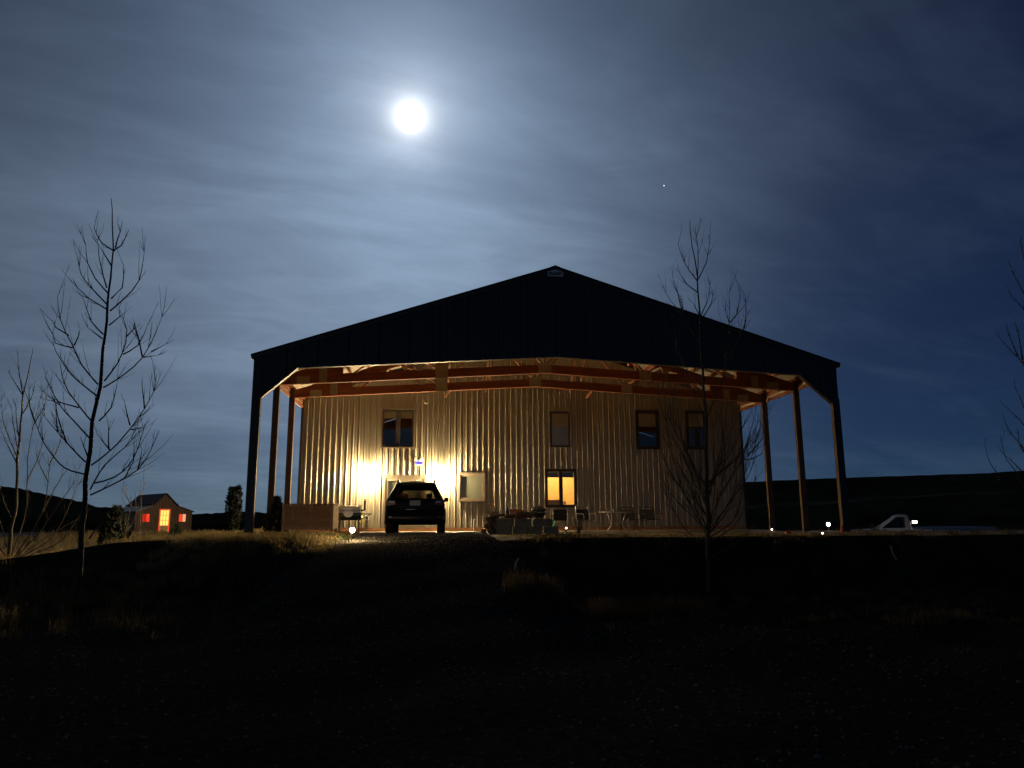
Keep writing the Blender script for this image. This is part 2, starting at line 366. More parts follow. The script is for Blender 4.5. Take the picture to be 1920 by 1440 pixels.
# ================================================================== main building
B = thing('barn_house', 'large tan ribbed metal barn house with open timber truss porch', 'building')
RS = 0.2286
def rib_profile(x0, x1, h=0.02):
    """points (x, bump) of ribbed sheet between x0 and x1, ribs on a world grid"""
    pts = [(x0, 0.0)]; k = math.ceil((x0-0.03)/RS)
    while k*RS < x1+0.03:
        c = k*RS
        for dx, hh in ((-0.03, 0), (-0.012, h), (0.012, h), (0.03, 0)):
            if x0 < c+dx < x1: pts.append((c+dx, hh))
        for dx, hh in ((RS/2-0.026, 0), (RS/2-0.018, h*0.16), (RS/2+0.018, h*0.16), (RS/2+0.026, 0)):
            if x0 < c+dx < x1: pts.append((c+dx, hh))
        k += 1
    pts.append((x1, 0.0)); pts.sort(); return pts
OPEN = []                                  # openings x0,x1,z0,z1 in the front wall
def sheet(x0, x1, zb, zt, y, sgn=-1, opens=(), h=0.02):
    b = MB(); pr = rib_profile(x0, x1, h); ex = sorted({e for o in opens for e in o[:2] if x0 < e < x1} | ({0.0} if x0 < 0 < x1 else set()))
    px = [p[0] for p in pr]; pz = [p[1] for p in pr]
    xs = sorted(set(px+ex))
    for a, c in zip(xs[:-1], xs[1:]):
        if c-a < 1e-6: continue
        ya, yc = y+sgn*float(np.interp(a, px, pz)), y+sgn*float(np.interp(c, px, pz)); m = (a+c)/2
        cuts = sorted([(o[2], o[3]) for o in opens if o[0] <= m <= o[1]])
        lo = [zb(a), zb(c)]; segs = []
        for z0, z1 in cuts: segs.append((lo, [z0, z0])); lo = [z1, z1]
        segs.append((lo, [zt(a), zt(c)]))
        for (l0, l1), (t0, t1) in segs:
            if max(t0-l0, t1-l1) < 0.01: continue
            b.add([(a, ya, l0), (c, yc, l1), (c, yc, t1), (a, ya, t0)], [(0, 1, 2, 3)])
    return b
roofz = lambda x: HE + (HW-abs(x))*SL
OPEN = [(-5.83,-4.12,0.15,2.20), (-5.94,-4.66,3.37,4.92), (0.92,1.79,3.39,4.90), (4.58,5.55,3.35,4.95), (6.74,7.60,3.35,4.95), (0.73,1.97,0.98,2.46), (-2.78,-1.82,1.29,2.26)]
x = -HW
while x < HW-0.05:
    x1 = min(x+RS*4, HW); ops = [o for o in OPEN if o[1] > x and o[0] < x1]
    sheet(x, x1, lambda q: 0.17, lambda q: roofz(q)-0.16, SW, -1, ops).build('wall_panel', 'wall_metal', B); x = x1
BACK = 21.0
for s in (-1, 1):                          # side walls of the enclosed part
    b = MB()
    for (a, ha), (c, hc) in zip(rib_profile(SW, BACK)[:-1], rib_profile(SW, BACK)[1:]):
        b.add([(s*(HW+ha), a, 0.02), (s*(HW+hc), c, 0.02), (s*(HW+hc), c, HE-0.05), (s*(HW+ha), a, HE-0.05)], [(0, 1, 2, 3)])
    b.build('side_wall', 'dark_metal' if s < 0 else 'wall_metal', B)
    MB().box(s*HW-0.07 if s > 0 else -HW-0.025, HW+0.025 if s > 0 else -HW+0.07, SW-0.03, SW+0.05, 0.02, HE-0.05).build('corner_trim', 'trim_dark', B)
MB().prism([(-HW, 0), (HW, 0), (HW, HE-0.05), (0, HP-0.06), (-HW, HE-0.05)], BACK-0.06, BACK).build('back_wall', 'wall_metal', B)
MB().box(-HW+0.08, -5.87, SW-0.035, SW+0.02, 0.02, 0.165).build('skirt_board', 'skirt_board', B)
MB().box(-4.08, 3.0, SW-0.035, SW+0.02, 0.02, 0.165).build('skirt_board', 'skirt_board', B)
MB().box(3.02, HW-0.08, SW-0.035, SW+0.02, 0.02, 0.165).build('skirt_board', 'skirt_board', B)
MB().box(-5.86, -4.09, SW-0.03, SW+0.02, 0.02, 0.145).build('door_sill', 'skirt_board', B)

def ring(x0, x1, z0, z1, w, y0, y1):
    b = MB(); b.box(x0, x0+w, y0, y1, z0, z1); b.box(x1-w, x1, y0, y1, z0, z1); b.box(x0+w, x1-w, y0, y1, z0, z0+w); b.box(x0+w, x1-w, y0, y1, z1-w, z1); return b
def window(o, trim, frame, fw=0.06, mull=None, cross=None, blind=None, blind_m='blind', pane='pane', tw=0.05):
    x0, x1, z0, z1 = o
    w = ring(x0, x1, z0, z1, fw, SW-0.012, SW+0.07).build('window', frame, B)
    t = ring(x0-tw, x1+tw, z0-tw, z1+tw, tw+0.004, SW-0.036, SW-0.014).build('trim', trim, w)
    if mull: MB().box((x0+x1)/2-mull/2, (x0+x1)/2+mull/2, SW-0.008, SW+0.066, z0+fw, z1-fw).build('mullion', frame, w)
    if cross: MB().box(x0+fw, x1-fw, SW-0.006, SW+0.064, cross-0.03, cross+0.03).build('rail', frame, w)
    xs_ = [(x0+fw, x1-fw)] if not mull else [(x0+fw, (x0+x1)/2-mull/2), ((x0+x1)/2+mull/2, x1-fw)]
    for a, c in xs_:
        if cross:
            MB().box(a, c, SW+0.012, SW+0.018, z0+fw, cross-0.03).build('pane', pane, w); MB().box(a, c, SW+0.012, SW+0.018, cross+0.03, z1-fw).build('pane', pane, w)
        else: MB().box(a, c, SW+0.012, SW+0.018, z0+fw, z1-fw).build('pane', pane, w)
        if blind: MB().box(a+0.004, c-0.004, SW+0.032, SW+0.040, blind, z1-fw-0.004).build('blind', blind_m, w)
    return w
window(OPEN[1], 'trim_tan', 'trim_dark', 0.07, mull=0.17, blind=4.55)
window(OPEN[2], 'wall_metal', 'trim_dark', 0.085, blind=3.38, tw=0.03)
window(OPEN[3], 'trim_dark', 'trim_dark', 0.11, cross=4.25, blind=4.28, tw=0.03, pane='pane')
window(OPEN[4], 'trim_dark', 'trim_dark', 0.11, cross=4.25, blind=4.28, tw=0.03, pane='pane')
window(OPEN[5], 'trim_dark', 'trim_dark', 0.075, mull=0.15, blind=2.16, blind_m='blind_grey', tw=0.04)
window(OPEN[6], 'trim_tan', 'trim_tan', 0.05, blind=1.30, tw=0.06)
# drip cap above the small window, lit room behind the ground-floor window
MB().box(-2.86, -1.74, SW-0.09, SW-0.037, 2.325, 2.36).build('drip_cap', 'trim_tan', B)
MB().box(-2.84, -1.76, SW-0.08, SW-0.037, 1.19, 1.225).build('window_sill', 'trim_tan', B)
b = MB(); rx0, rx1, ry0, ry1, rz0, rz1 = 0.3, 2.5, SW+0.12, SW+2.2, 0.4, 2.7
b.add([(rx0,ry0,rz0),(rx1,ry0,rz0),(rx1,ry1,rz0),(rx0,ry1,rz0),(rx0,ry0,rz1),(rx1,ry0,rz1),(rx1,ry1,rz1),(rx0,ry1,rz1)], [(0,1,2,3),(4,7,6,5),(1,5,6,2),(2,6,7,3),(3,7,4,0)])
room = b.build('room', 'room_paint', B)
MB().box(rx0+0.25, rx1-0.25, ry0+0.4, ry1-0.3, 2.60, 2.64).build('ceiling_lamp', 'lamp_room', room)
MB().box(rx0+0.1, 1.35, ry0+0.25, ry0+0.75, 0.41, 1.26).build('cabinet', 'plywood', room)
MB().lathe([(0.06,0),(0.075,0.05),(0.07,0.16),(0.04,0.2)], (1.55, ry0+0.3, 1.02), 12).build('vase', 'white_plastic', room)
MB().box(1.4, 2.3, ry0+0.1, ry0+0.6, 0.95, 1.02).build('shelf', 'plywood', room)
# double entrance door
x0, x1, z0, z1 = OPEN[0]
dr = ring(x0, x1, z0, z1, 0.07, SW-0.03, SW+0.07).build('door', 'trim_tan', B)
MB().box(x0-0.03, x1+0.03, SW-0.06, SW-0.031, z1-0.01, z1+0.05).build('head_trim', 'trim_tan', dr)
for a, c in ((x0+0.072, -4.985), (-4.965, x1-0.072)):
    ring(a, c, z0+0.07, z1-0.072, 0.11, SW-0.01, SW+0.035).build('door_leaf', 'trim_tan', dr)
    MB().box(a+0.11, c-0.11, SW+0.008, SW+0.014, z0+0.18, z1-0.182).build('pane', 'pane', dr)
    MB().box(a+0.06, c-0.06, SW+0.04, SW+0.045, z0+0.1, z1-0.1).build('blind', 'blind', dr)
MB().tube([(-4.92, SW-0.03, 1.12), (-4.92, SW-0.09, 1.12), (-4.82, SW-0.09, 1.12)], 0.012, 6).build('handle', 'chrome', dr)

# posts
S2, S3 = 2.56, 5.20
for s in (-1, 1):
    for i, yy in enumerate((0.02, S2, S3)):
        xo = s*HW; xi = s*(HW-0.20)
        a, c = min(xo, xi), max(xo, xi)
        MB().box(a, c, yy, yy+(0.15 if i == 0 else 0.14), -0.3, (HE-0.4 if i == 0 else HE-0.1)).build('post', 'post_wood', B)
    # outer dark cladding of the corner post
    MB().box(s*(HW-0.21) if s > 0 else -HW-0.02, HW+0.02 if s > 0 else -HW+0.21, -0.02, 0.0, 0.02, 4.2).build('post_cladding', 'dark_metal', B)
    g = [(s*(HW+0.0), HE-0.06), (s*(HW+0.02), HE-0.16), (s*(HW+0.10), HE-0.16), (s*(HW+0.135), HE-0.02), (s*(HW+0.12), HE-0.02), (s*(HW+0.09), HE-0.14), (s*(HW+0.03), HE-0.14)]
    MB().prism(g, -0.05, BACK).build('gutter', 'trim_dark', B)
MB().tube([(-HW-0.05, 0.12, HE-0.15), (-HW-0.05, 0.12, 0.15), (-HW-0.12, 0.02, 0.05)], 0.028, 8).build('downspout', 'dark_metal', B)

# gable sheets above the porch opening
KN = [(-HW,4.05),(-8.93,4.05),(-7.9,4.97),(0,5.44),(7.9,4.97),(8.93,4.05),(HW,4.05)]
kx = [k[0] for k in KN]; kz = [k[1] for k in KN]
def gzb(q): return float(np.interp(q, kx, kz))
x = -HW
while x < HW-0.05:
    x1 = min(x+RS*4, HW)
    cuts = [q for q in (-8.93, -7.9, 0, 7.9, 8.93) if x < q < x1]
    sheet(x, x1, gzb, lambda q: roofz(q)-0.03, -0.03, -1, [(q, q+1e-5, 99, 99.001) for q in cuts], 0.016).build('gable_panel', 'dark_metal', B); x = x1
# inner lining and pale strip coloured as the lit back edge of the header
for (xa, za), (xb, zb_) in zip(KN[:-1], KN[1:]):
    if abs(za-zb_) < 1e-6: continue
    MB().beam((xa, 0.05, za+0.025), (xb, 0.05, zb_+0.025), 0.15, 0.03).build('header_soffit', 'trim_dark', B)
    MB().beam((xa, 0.145, za+0.02), (xb, 0.145, zb_+0.02), 0.03, 0.03).build('header_lit_edge', 'trim_tan', B)
for s in (-1, 1):
    MB().prism([(0, 5.47), (s*7.9, 5.0), (s*8.95, 4.1), (s*(HW-0.05), 4.1), (s*(HW-0.05), HE-0.1), (0, HP-0.12)][::s], 0.14, 0.16).build('gable_lining', 'wood', B)
    MB().beam((s*(HW+0.12), -0.05, HE-0.04-0.06), (0, -0.05, HP-0.10), 0.03, 0.16, (0, 0, 1)).build('rake_trim', 'black_paint', B)
    MB().beam((s*(HW+0.10), -0.06, HE-0.03), (0, -0.06, HP+0.0), 0.10, 0.03, (0, 0, 1)).build('rake_cap', 'black_paint', B)
    # roof sheets, purlins, eave siding
    def rp(t, dz=0.0): return (s*(HW+0.10)*(1-t), HE-0.03+(HP-HE+0.03)*t+dz)
    yv = -0.06
    while yv < BACK:
        y1 = min(yv+RS*4, BACK+0.1); b = MB(); pr = rib_profile(yv, y1)
        for (a, ha), (c, hc) in zip(pr[:-1], pr[1:]):
            (e0, f0), (e1, f1) = rp(0), rp(1)
            b.add([(e0, a, f0+ha), (e0, c, f0+hc), (e1, c, f1+hc), (e1, a, f1+ha)], [(0, 1, 2, 3)])
        b.build('roof_sheet', 'roof_under', B); yv = y1
    for k in range(14):
        t = 0.02+k*0.0735; xx, z_ = rp(t); MB().box(xx-0.02, xx+0.02, 0.16, SW-0.03, z_-0.15, z_-0.012).build('purlin', 'wood', B)
    b = MB(); pr = rib_profile(0.17, SW-0.05)
    for (a, ha), (c, hc) in zip(pr[:-1], pr[1:]):
        b.add([(s*(HW+0.005-ha), a, 4.96), (s*(HW+0.005-hc), c, 4.96), (s*(HW+0.005-hc), c, HE-0.1), (s*(HW+0.005-ha), a, HE-0.1)], [(0, 1, 2, 3)])
    b.build('eave_siding', 'roof_under', B)
    MB().box(s*HW+0.01 if s > 0 else -HW-0.025, HW+0.025 if s > 0 else -HW-0.01, 0.02, SW-0.05, 4.94, HE-0.08).build('eave_fascia', 'dark_metal', B)
    for ya, yb in ((0.18, S2), (S2+0.14, S3), (S3+0.14, SW-0.06)):
        MB().box(s*HW-0.045 if s > 0 else -HW+0.022, HW-0.022 if s > 0 else -HW+0.045, ya, yb, 4.93, 5.06).build('eave_girt', 'wood', B)
        MB().box(s*HW-0.045 if s > 0 else -HW+0.022, HW-0.022 if s > 0 else -HW+0.045, ya, yb, HE-0.24, HE-0.13).build('eave_girt', 'wood', B)
MB().prism([(-0.16, HP-0.03), (0, HP+0.03), (0.16, HP-0.03), (0, HP+0.012)], -0.11, BACK).build('ridge_cap', 'black_paint', B)

# trusses
def truss(yc, sd):
    r = random.Random(sd); w = 0.12
    b = MB()
    for s in (-1, 1): b.beam((s*(HW-0.12), yc, HE-0.33), (0, yc, HP-0.36), w, 0.26)
    T = b.build('truss', 'wood', B)
    J = [-8.98, -3.57, 0, 3.57, 8.98]; bz = lambda q: 5.61-0.53*abs(q)/8.98
    for a, c in zip(J[:-1], J[1:]): MB().beam((a+(0.003 if a > -8 else 0), yc, bz(a)), (c-(0.003 if c < 8 else 0), yc, bz(c)), w+0.012, 0.30).build('bottom_chord', 'wood', T)
    tz = lambda q: HP-0.36-abs(q)*SL
    for a, c in ((0,1.75),(0,-1.75),(3.57,1.75),(-3.57,-1.75),(3.57,5.2),(-3.57,-5.2),(0,0.01),(4.3,5.2),(-4.3,-5.2),(4.3,3.7),(-4.3,-3.7),(6.6,5.3),(-6.6,-5.3)):
        MB().beam((a, yc, bz(a)+0.1), (c, yc, tz(c)), 0.045, 0.11, (0, 1, 0)).build('web', 'wood', T)
    for s in (-1, 1): MB().prism([(s*8.85, 5.0), (s*6.9, 5.12), (s*6.9, 5.7), (s*8.85, HE-0.2)][::s], yc-0.055, yc+0.055).build('heel_block', 'wood', T)
    for q, ww, hh, dz in ((0,0.46,0.34,0.03),(-3.57,0.44,0.66,0.14),(3.57,0.42,0.36,0.02),(-4.3,0.2,0.16,0.2),(4.3,0.2,0.16,0.2),(-7.55,0.26,0.52,0.14),(7.55,0.26,0.40,0.08),(-8.2,0.42,0.26,-0.03),(8.2,0.42,0.26,-0.03)):
        MB().box(q-ww/2, q+ww/2, yc-0.075, yc-0.064, bz(q)+dz-hh/2, bz(q)+dz+hh/2).build('gusset', 'plate', T)
    for s in (-1, 1):
        MB().beam((s*1.75, yc-0.05, tz(1.75)-0.1), (s*1.75, yc+2.3, bz(1.75)+0.15), 0.04, 0.09).build('brace', 'wood', T)
truss(S2+0.11, 1); truss(S3+0.11, 2)
for x_, za, yb in ((-3.3, 5.22, SW-0.05), (2.2, 5.22, SW-0.05)):
    MB().beam((x_-0.12, S3+0.6, za-0.10), (x_+0.06, S3+0.28, za+0.12), 0.05, 0.09).build('brace', 'wood', B)
MB().beam((-3.3, 0.2, 5.72), (-3.3, SW-0.04, 5.72), 0.05, 0.10).build('tie', 'wood', B)
MB().beam((3.9, 0.2, 5.75), (3.9, SW-0.04, 5.75), 0.05, 0.10).build('tie', 'wood', B)

# maker's sign at the peak
sg = MB().prism([(-0.25,8.05),(0.25,8.05),(0.25,8.21),(0.0,8.285),(-0.25,8.21)], -0.085, -0.068).build('gable_sign', 'sign_plate', B)
fc = bpy.data.curves.new('lettering', 'FONT'); fc.body = 'CLEARY'; fc.size = 0.145; fc.align_x = 'CENTER'; fc.extrude = 0.002; fc.offset = 0.006
fo = bpy.data.objects.new('tmp', fc); COL.objects.link(fo); bpy.context.view_layer.update()
me = bpy.data.meshes.new_from_object(fo.evaluated_get(bpy.context.evaluated_depsgraph_get())); bpy.data.objects.remove(fo)
lo = bpy.data.objects.new('lettering', me); COL.objects.link(lo); me.materials.clear(); me.materials.append(MATS['sign_ink']); lo.parent = sg
lo.location = (0, -0.089, 8.095); lo.rotation_euler = (rad(90), 0, 0); lo.scale = (0.85, 1, 1)

# ================================================================== wall lamps and things on the wall
def wall_lamp(loc, rotz, label, m, group=None):
    t = thing('wall_lamp', label, 'lamp', loc, rotz, group)
    MB().box(-0.06, 0.06, -0.03, 0.0, -0.12, 0.16).build('back_plate', 'trim_dark', t)
    MB().tube([(0, -0.02, 0.12), (0, -0.16, 0.17), (0, -0.155, 0.15)], 0.012, 6).build('arm', 'trim_dark', t)
    MB().lathe([(0.012, 0.15), (0.05, 0.125), (0.052, 0.11)], (0, -0.155, 0), 14).build('cap', 'trim_dark', t)
    MB().lathe(sphere(0.07, 14, 8, 1.15), (0, -0.155, 0.012), 14).build('globe', m, t, True)
    return t
wall_lamp((-6.43, SW-0.02, 2.20), 0, 'glaring lit wall lamp between the steel grill and the entrance door', 'lamp_warm')
wall_lamp((-3.49, SW-0.02, 2.20), 0, 'glaring lit wall lamp between the entrance door and the small square window', 'lamp_warm')
wall_lamp((-HW-0.03, 12.5, 2.6), -math.pi/2, 'wall lamp on the side wall that faces the small shed', 'lamp_side')

t = thing('bug_lantern', 'small hanging cream lantern with blue glowing bottom above the entrance door', 'lantern', (-4.43, SW-0.18, 2.74)); t.scale = (1.25, 1.0, 1.3)
MB().tube([(0, 0.16, 0.36), (0, 0.02, 0.36), (0, 0, 0.22)], 0.008, 6).build('hook', 'trim_dark', t)
MB().lathe([(0.03, 0.20), (0.12, 0.17), (0.135, 0.10), (0.135, 0.03)][::-1], (0, 0, 0), 16).build('hood', 'blind', t, True)
MB().lathe([(0.06, -0.06), (0.12, -0.03), (0.128, 0.025)], (0, 0, 0), 16).build('bulb', 'lamp_blue', t, True)
MB().lathe([(0.02, -0.085), (0.13, -0.075), (0.13, -0.065)], (0, 0, 0), 16).build('tray', 'blind', t)

lp = MB(); lp.tube([(-4.17+0.17*math.sin(a)*0.75, SW-0.05, 5.33-0.17*math.cos(a)) for a in np.linspace(-1.4, 3.1, 18)], 0.011, 6)
tag(lp.build('cable_loop', 'cable'), 'pale loop of cable hanging above the double upstairs window', 'cable')
t = thing('wall_outlet', 'white weatherproof outlet box low on the wall beside the steel grill', 'outlet', (-6.44, SW-0.02, 0.50))
MB().box(-0.07, 0.07, -0.05, 0.0, -0.02, 0.19).build('box', 'white_plastic', t)
MB().box(-0.05, 0.05, -0.062, -0.051, 0.0, 0.10).build('cover', 'trim_dark', t)
MB().box(-0.04, 0.04, -0.03, 0.0, -0.47, -0.021).build('conduit', 'trim_tan', t)
cb = MB()
for k in range(5):
    cb.tube([(-6.68+(0.12-0.012*k)*math.cos(a)+0.01*k, SW-0.05-0.012*k, 0.47+(0.17-0.015*k)*math.sin(a)) for a in np.linspace(0, 6.4, 22)], 0.009, 5)
tag(cb.build('extension_cord', 'yellow'), 'yellow extension cord coiled and hung on the wall beside the outlet', 'cord')
t = thing('standpipe', 'short white plastic pipe standing on the slab below the small square window', 'pipe', (-2.28, 6.0, 0.02))
MB().lathe([(0.028, 0), (0.028, 0.42)], n=10).build('pipe', 'white_plastic', t); MB().lathe([(0.035, 0.40), (0.035, 0.45), (0.01, 0.46)], n=10).build('cap', 'white_plastic', t)

# ================================================================== vehicles
def ring_pts(z, yr, yf, w, r, bow=0.05):
    pts = []
    def P(x, y): pts.append((x, y + (bow*(x/w)**2 if y < yr+r+1e-6 and abs(x) <= w-r+1e-6 and y <= yr+1e-6 else 0), z))
    for i in range(11): P(-(w-r)+2*(w-r)*i/10, yr)
    for i in range(1, 5):
        a = math.pi/2*i/5; pts.append((w-r+r*math.sin(a), yr+bow*((w-r)/w)**2*(1-i/5)+r-r*math.cos(a), z))
    for i in range(15): pts.append((w, yr+r+(yf-yr-2*r)*i/14, z))
    for i in range(1, 5):
        a = math.pi/2*i/5; pts.append((w-r+r*math.cos(a), yf-r+r*math.sin(a), z))
    for i in range(11): pts.append(((w-r)-2*(w-r)*i/10, yf, z))
    for i in range(1, 5):
        a = math.pi/2*i/5; pts.append((-(w-r)-r*math.sin(a), yf-r+r*math.cos(a), z))
    for i in range(15): pts.append((-w, yf-r-(yf-yr-2*r)*i/14, z))
    for i in range(1, 5):
        a = math.pi/2*i/5; pts.append((-(w-r)-r*math.cos(a), yr+bow*((w-r)/w)**2*(i/5)+r-r*math.sin(a), z))
    return pts           # 11+4+15+4+11+4+15+4 = 68
def car_shell(levels, glass_faces):
    n = 68; V = []; 
    for lv in levels: V.extend(ring_pts(*lv))
    body = MB(); body.v = list(V); panes = {}
    for j in range(len(levels)-1):
        for i in range(n):
            q = (j*n+i, j*n+(i+1) % n, (j+1)*n+(i+1) % n, (j+1)*n+i); k = glass_faces(j, i)
            if k: panes.setdefault(k, []).append(q)
            else: body.f.append(q)
    body.f.append(tuple(range(n))[::-1]); m = len(levels)-1; body.f.append(tuple(m*n+i for i in range(n)))
    out = {}
    for k, fs in panes.items():
        g = MB(); idx = {}; 
        for f in fs:
            nf = []
            for v in f:
                if v not in idx: idx[v] = len(g.v); g.v.append(V[v])
                nf.append(idx[v])
            g.f.append(tuple(nf))
        out[k] = g
    return body, out
def wheel(t, x, y, r, s, w=0.23):
    wo = MB().lathe([(r*0.62, -w/2), (r*0.92, -w/2), (r, -w/2+0.04), (r, w/2-0.04), (r*0.92, w/2), (r*0.62, w/2)], (x, y, r), 28, 'x').build('wheel', 'rubber', t, True)
    b = MB().lathe([(0.06, s*0.02), (r*0.60, s*0.0), (r*0.64, s*0.09)], (x+s*w*0.1, y, r), 20, 'x')
    for k in range(5):
        a = k*2*math.pi/5; b.beam((x+s*w*0.42, y, r), (x+s*w*0.42, y+r*0.58*math.cos(a), r+r*0.58*math.sin(a)), 0.05, 0.03, (1, 0, 0))
    b.build('rim', 'rim', wo)
car = thing('parked_car', 'dark estate car with roof rails parked facing the entrance door', 'car', (-4.345, 1.0, 0.026), 0)
lv = [(.27,.25,4.55,.68,.2),(.34,.06,4.66,.86,.25),(.46,.00,4.70,.915,.25),(.60,.02,4.70,.93,.25),(.64,.07,4.68,.925,.22),(.82,.09,4.62,.925,.22),(.97,.11,4.45,.91,.22),(1.03,.13,3.55,.895,.22),
      (1.07,.15,3.45,.875,.22),(1.43,.42,2.55,.69,.2),(1.48,.38,2.45,.665,.2),(1.55,.32,2.3,.63,.2),(1.60,.42,2.0,.56,.2),(1.625,.8,1.8,.38,.15)]
def gf(j, i):
    if j != 8: return None
    if 0 <= i <= 9: return 'rear_window'
    if 34 <= i <= 43: return 'windscreen'
    for base in (15, 49):
        k = i-base
        if base == 49: k = 13-k
        if k in (0, 1): return 'quarter_window' + ('_a' if base == 15 else '_b')
        if 3 <= k <= 6: return 'side_window' + ('_c' if base == 15 else '_d')
        if 8 <= k <= 11: return 'side_window' + ('_e' if base == 15 else '_f')
body, gl = car_shell(lv, gf); cb_ = body.build('body', 'car_paint', car, True)
for k, g in gl.items(): g.build(k.split('_')[0]+'_window' if 'wind' in k and k != 'windscreen' else k, 'car_glass', car, True)
for s in (-1, 1):
    for yy in (0.95, 3.72):
        wheel(car, s*0.815, yy, 0.35, s, 0.25)
        MB().tube([(s*0.925, yy+0.40*math.cos(a), 0.36+0.40*math.sin(a)) for a in np.linspace(-0.15, math.pi+0.15, 14)], 0.035, 6).build('wheel_arch', 'rubber', car)
    MB().tube([(s*0.56, 0.62, 1.585), (s*0.575, 0.68, 1.675), (s*0.585, 1.2, 1.70), (s*0.585, 2.1, 1.685), (s*0.575, 2.3, 1.60)], [0.03, 0.028, 0.022, 0.022, 0.028], 8).build('roof_rail', 'trim_dark', car)
    MB().add([(s*0.90,3.05,1.05),(s*1.06,3.02,1.06),(s*1.07,3.02,1.19),(s*0.94,3.05,1.20),(s*0.90,3.16,1.05),(s*1.04,3.14,1.07),(s*1.05,3.14,1.18),(s*0.94,3.16,1.19)], [(0,1,2,3),(7,6,5,4),(0,4,5,1),(1,5,6,2),(2,6,7,3),(3,7,4,0)]).build('mirror', 'car_paint', car)
    tl = MB().prism([(s*0.60,0.90),(s*0.86,0.86),(s*0.905,0.96),(s*0.89,1.03),(s*0.62,1.01)][::s], 0.085, 0.30).build('tail_lamp', 'red_lens', car)
    MB().box(min(s*0.64,s*0.80), max(s*0.64,s*0.80), 0.072, 0.084, 0.96, 0.99).build('lens', 'chrome', tl)
    MB().box(min(s*0.70,s*0.80), max(s*0.70,s*0.80), -0.004, 0.03, 0.49, 0.53).build('reflector', 'red_lens', car)
    MB().box(min(s*0.2,s*0.62), max(s*0.2,s*0.62), 2.0, 2.14, 0.45, 1.12).build('seat', 'sling_dark', car); MB().box(min(s*0.3,s*0.52), max(s*0.3,s*0.52), 2.02, 2.12, 1.13, 1.30).build('headrest', 'sling_dark', car)
    MB().box(min(s*0.32,s*0.52), max(s*0.32,s*0.52), 1.1, 1.18, 1.10, 1.24).build('headrest', 'sling_dark', car)
MB().box(-0.7, 0.7, 1.08, 1.22, 0.45, 1.09).build('seat', 'sling_dark', car)
MB().box(-0.165, 0.165, 0.045, 0.078, 0.865, 1.02).build('number_plate', 'plate_white', car)
MB().prism([(-0.02,1.615),(0.02,1.615),(0.012,1.70),(-0.012,1.70)], 0.55, 0.70).build('antenna', 'car_paint', car)
MB().box(-0.55, 0.55, 0.26, 0.50, 1.535, 1.56).build('spoiler', 'car_paint', car)
MB().beam((-0.35, 0.145, 1.075), (0.05, 0.17, 1.11), 0.012, 0.02).build('wiper', 'rubber', car)
MB().box(-0.28, 0.02, 0.066, 0.082, 0.74, 0.75).build('badge', 'chrome', car)

pk = thing('pickup_truck', 'white pickup truck parked on lower ground behind the bright ground lamp', 'truck', (20.0, 9.8, -1.24), rad(60))
lvp = [(.42,.1,5.3,.82,.15),(.50,.02,5.42,.95,.15),(.75,.0,5.45,.97,.12),(1.05,.02,5.38,.96,.12),(1.13,.05,5.2,.93,.12),(1.20,1.95,3.62,.90,.12),(1.24,1.98,3.55,.88,.12),(1.74,2.05,2.80,.74,.14),(1.82,2.1,2.68,.70,.14),(1.86,2.2,2.55,.6,.12)]
def gp(j, i):
    if j != 6: return None
    if 1 <= i <= 8: return 'rear_window'
    if 34 <= i <= 43: return 'windscreen'
    for base in (15, 49):
        k = i-base
        if base == 49: k = 13-k
        if 2 <= k <= 11: return 'side_window_' + str(base)
body, gl = car_shell(lvp, gp); body.build('body', 'white_paint', pk, True)
for k, g in gl.items(): g.build('side_window' if 'side' in k else k, 'pane_dark', pk, True)
MB().box(-0.62, 0.62, 2.5, 2.6, 0.9, 1.5).build('seat', 'sling_dark', pk)
for s in (-1, 1):
    for yy in (1.05, 4.35): wheel(pk, s*0.84, yy, 0.37, s, 0.25)
    MB().box(min(s*0.94,s*1.12), max(s*0.94,s*1.12), 3.55, 3.63, 1.2, 1.40).build('mirror', 'black_paint', pk)
t = thing('work_lamp', 'small bright work lamp behind the cab of the white pickup', 'lamp', tuple(at(1715, 979, 10.2)))
MB().box(-0.11, 0.11, -0.02, 0.0, -0.04, 0.05).build('lens', 'lamp_white', t); MB().box(-0.18, 0.18, 0.002, 0.10, -0.08, 0.10).build('housing', 'trim_dark', t)
MB().tube([(0, 0.05, -0.08), (0, 0.05, -1.3)], 0.025, 6).build('pole', 'trim_dark', t)
p0 = at(1845, 998, 12.0)
tr = thing('utility_trailer', 'low white flat trailer on the ground behind the white pickup', 'trailer', (p0[0]-1.9, 12.0, -1.05), rad(3))
MB().box(-1.9, 1.9, -0.9, 0.9, 0.80, 1.08).build('deck', 'white_paint', tr)
for s in (-1, 1):
    for k in range(5): MB().box(-1.88+k*0.93, -1.82+k*0.93, s*0.93-0.03, s*0.93+0.03, 0.6, 1.07).build('stake', 'white_paint', tr)
    wheel(tr, 0, s*0.0, 0.01, 1, 0.01) if False else None
    MB().lathe([(0.2, -0.1), (0.33, -0.1), (0.35, -0.06), (0.35, 0.06), (0.33, 0.1), (0.2, 0.1)], (0.3, s*0.8, 0.36), 20, 'y').build('wheel', 'rubber', tr, True)
MB().box(0.15, 0.45, -0.7, 0.7, 0.3, 0.8).build('axle', 'trim_dark', tr)
MB().beam((-1.9, 0, 0.85), (-2.9, 0, 0.6), 0.1, 0.1).build('drawbar', 'white_paint', tr); MB().beam((-2.75, 0, 0.65), (-2.75, 0, 0.0), 0.06, 0.06, (0, 1, 0)).build('jack', 'trim_dark', tr)

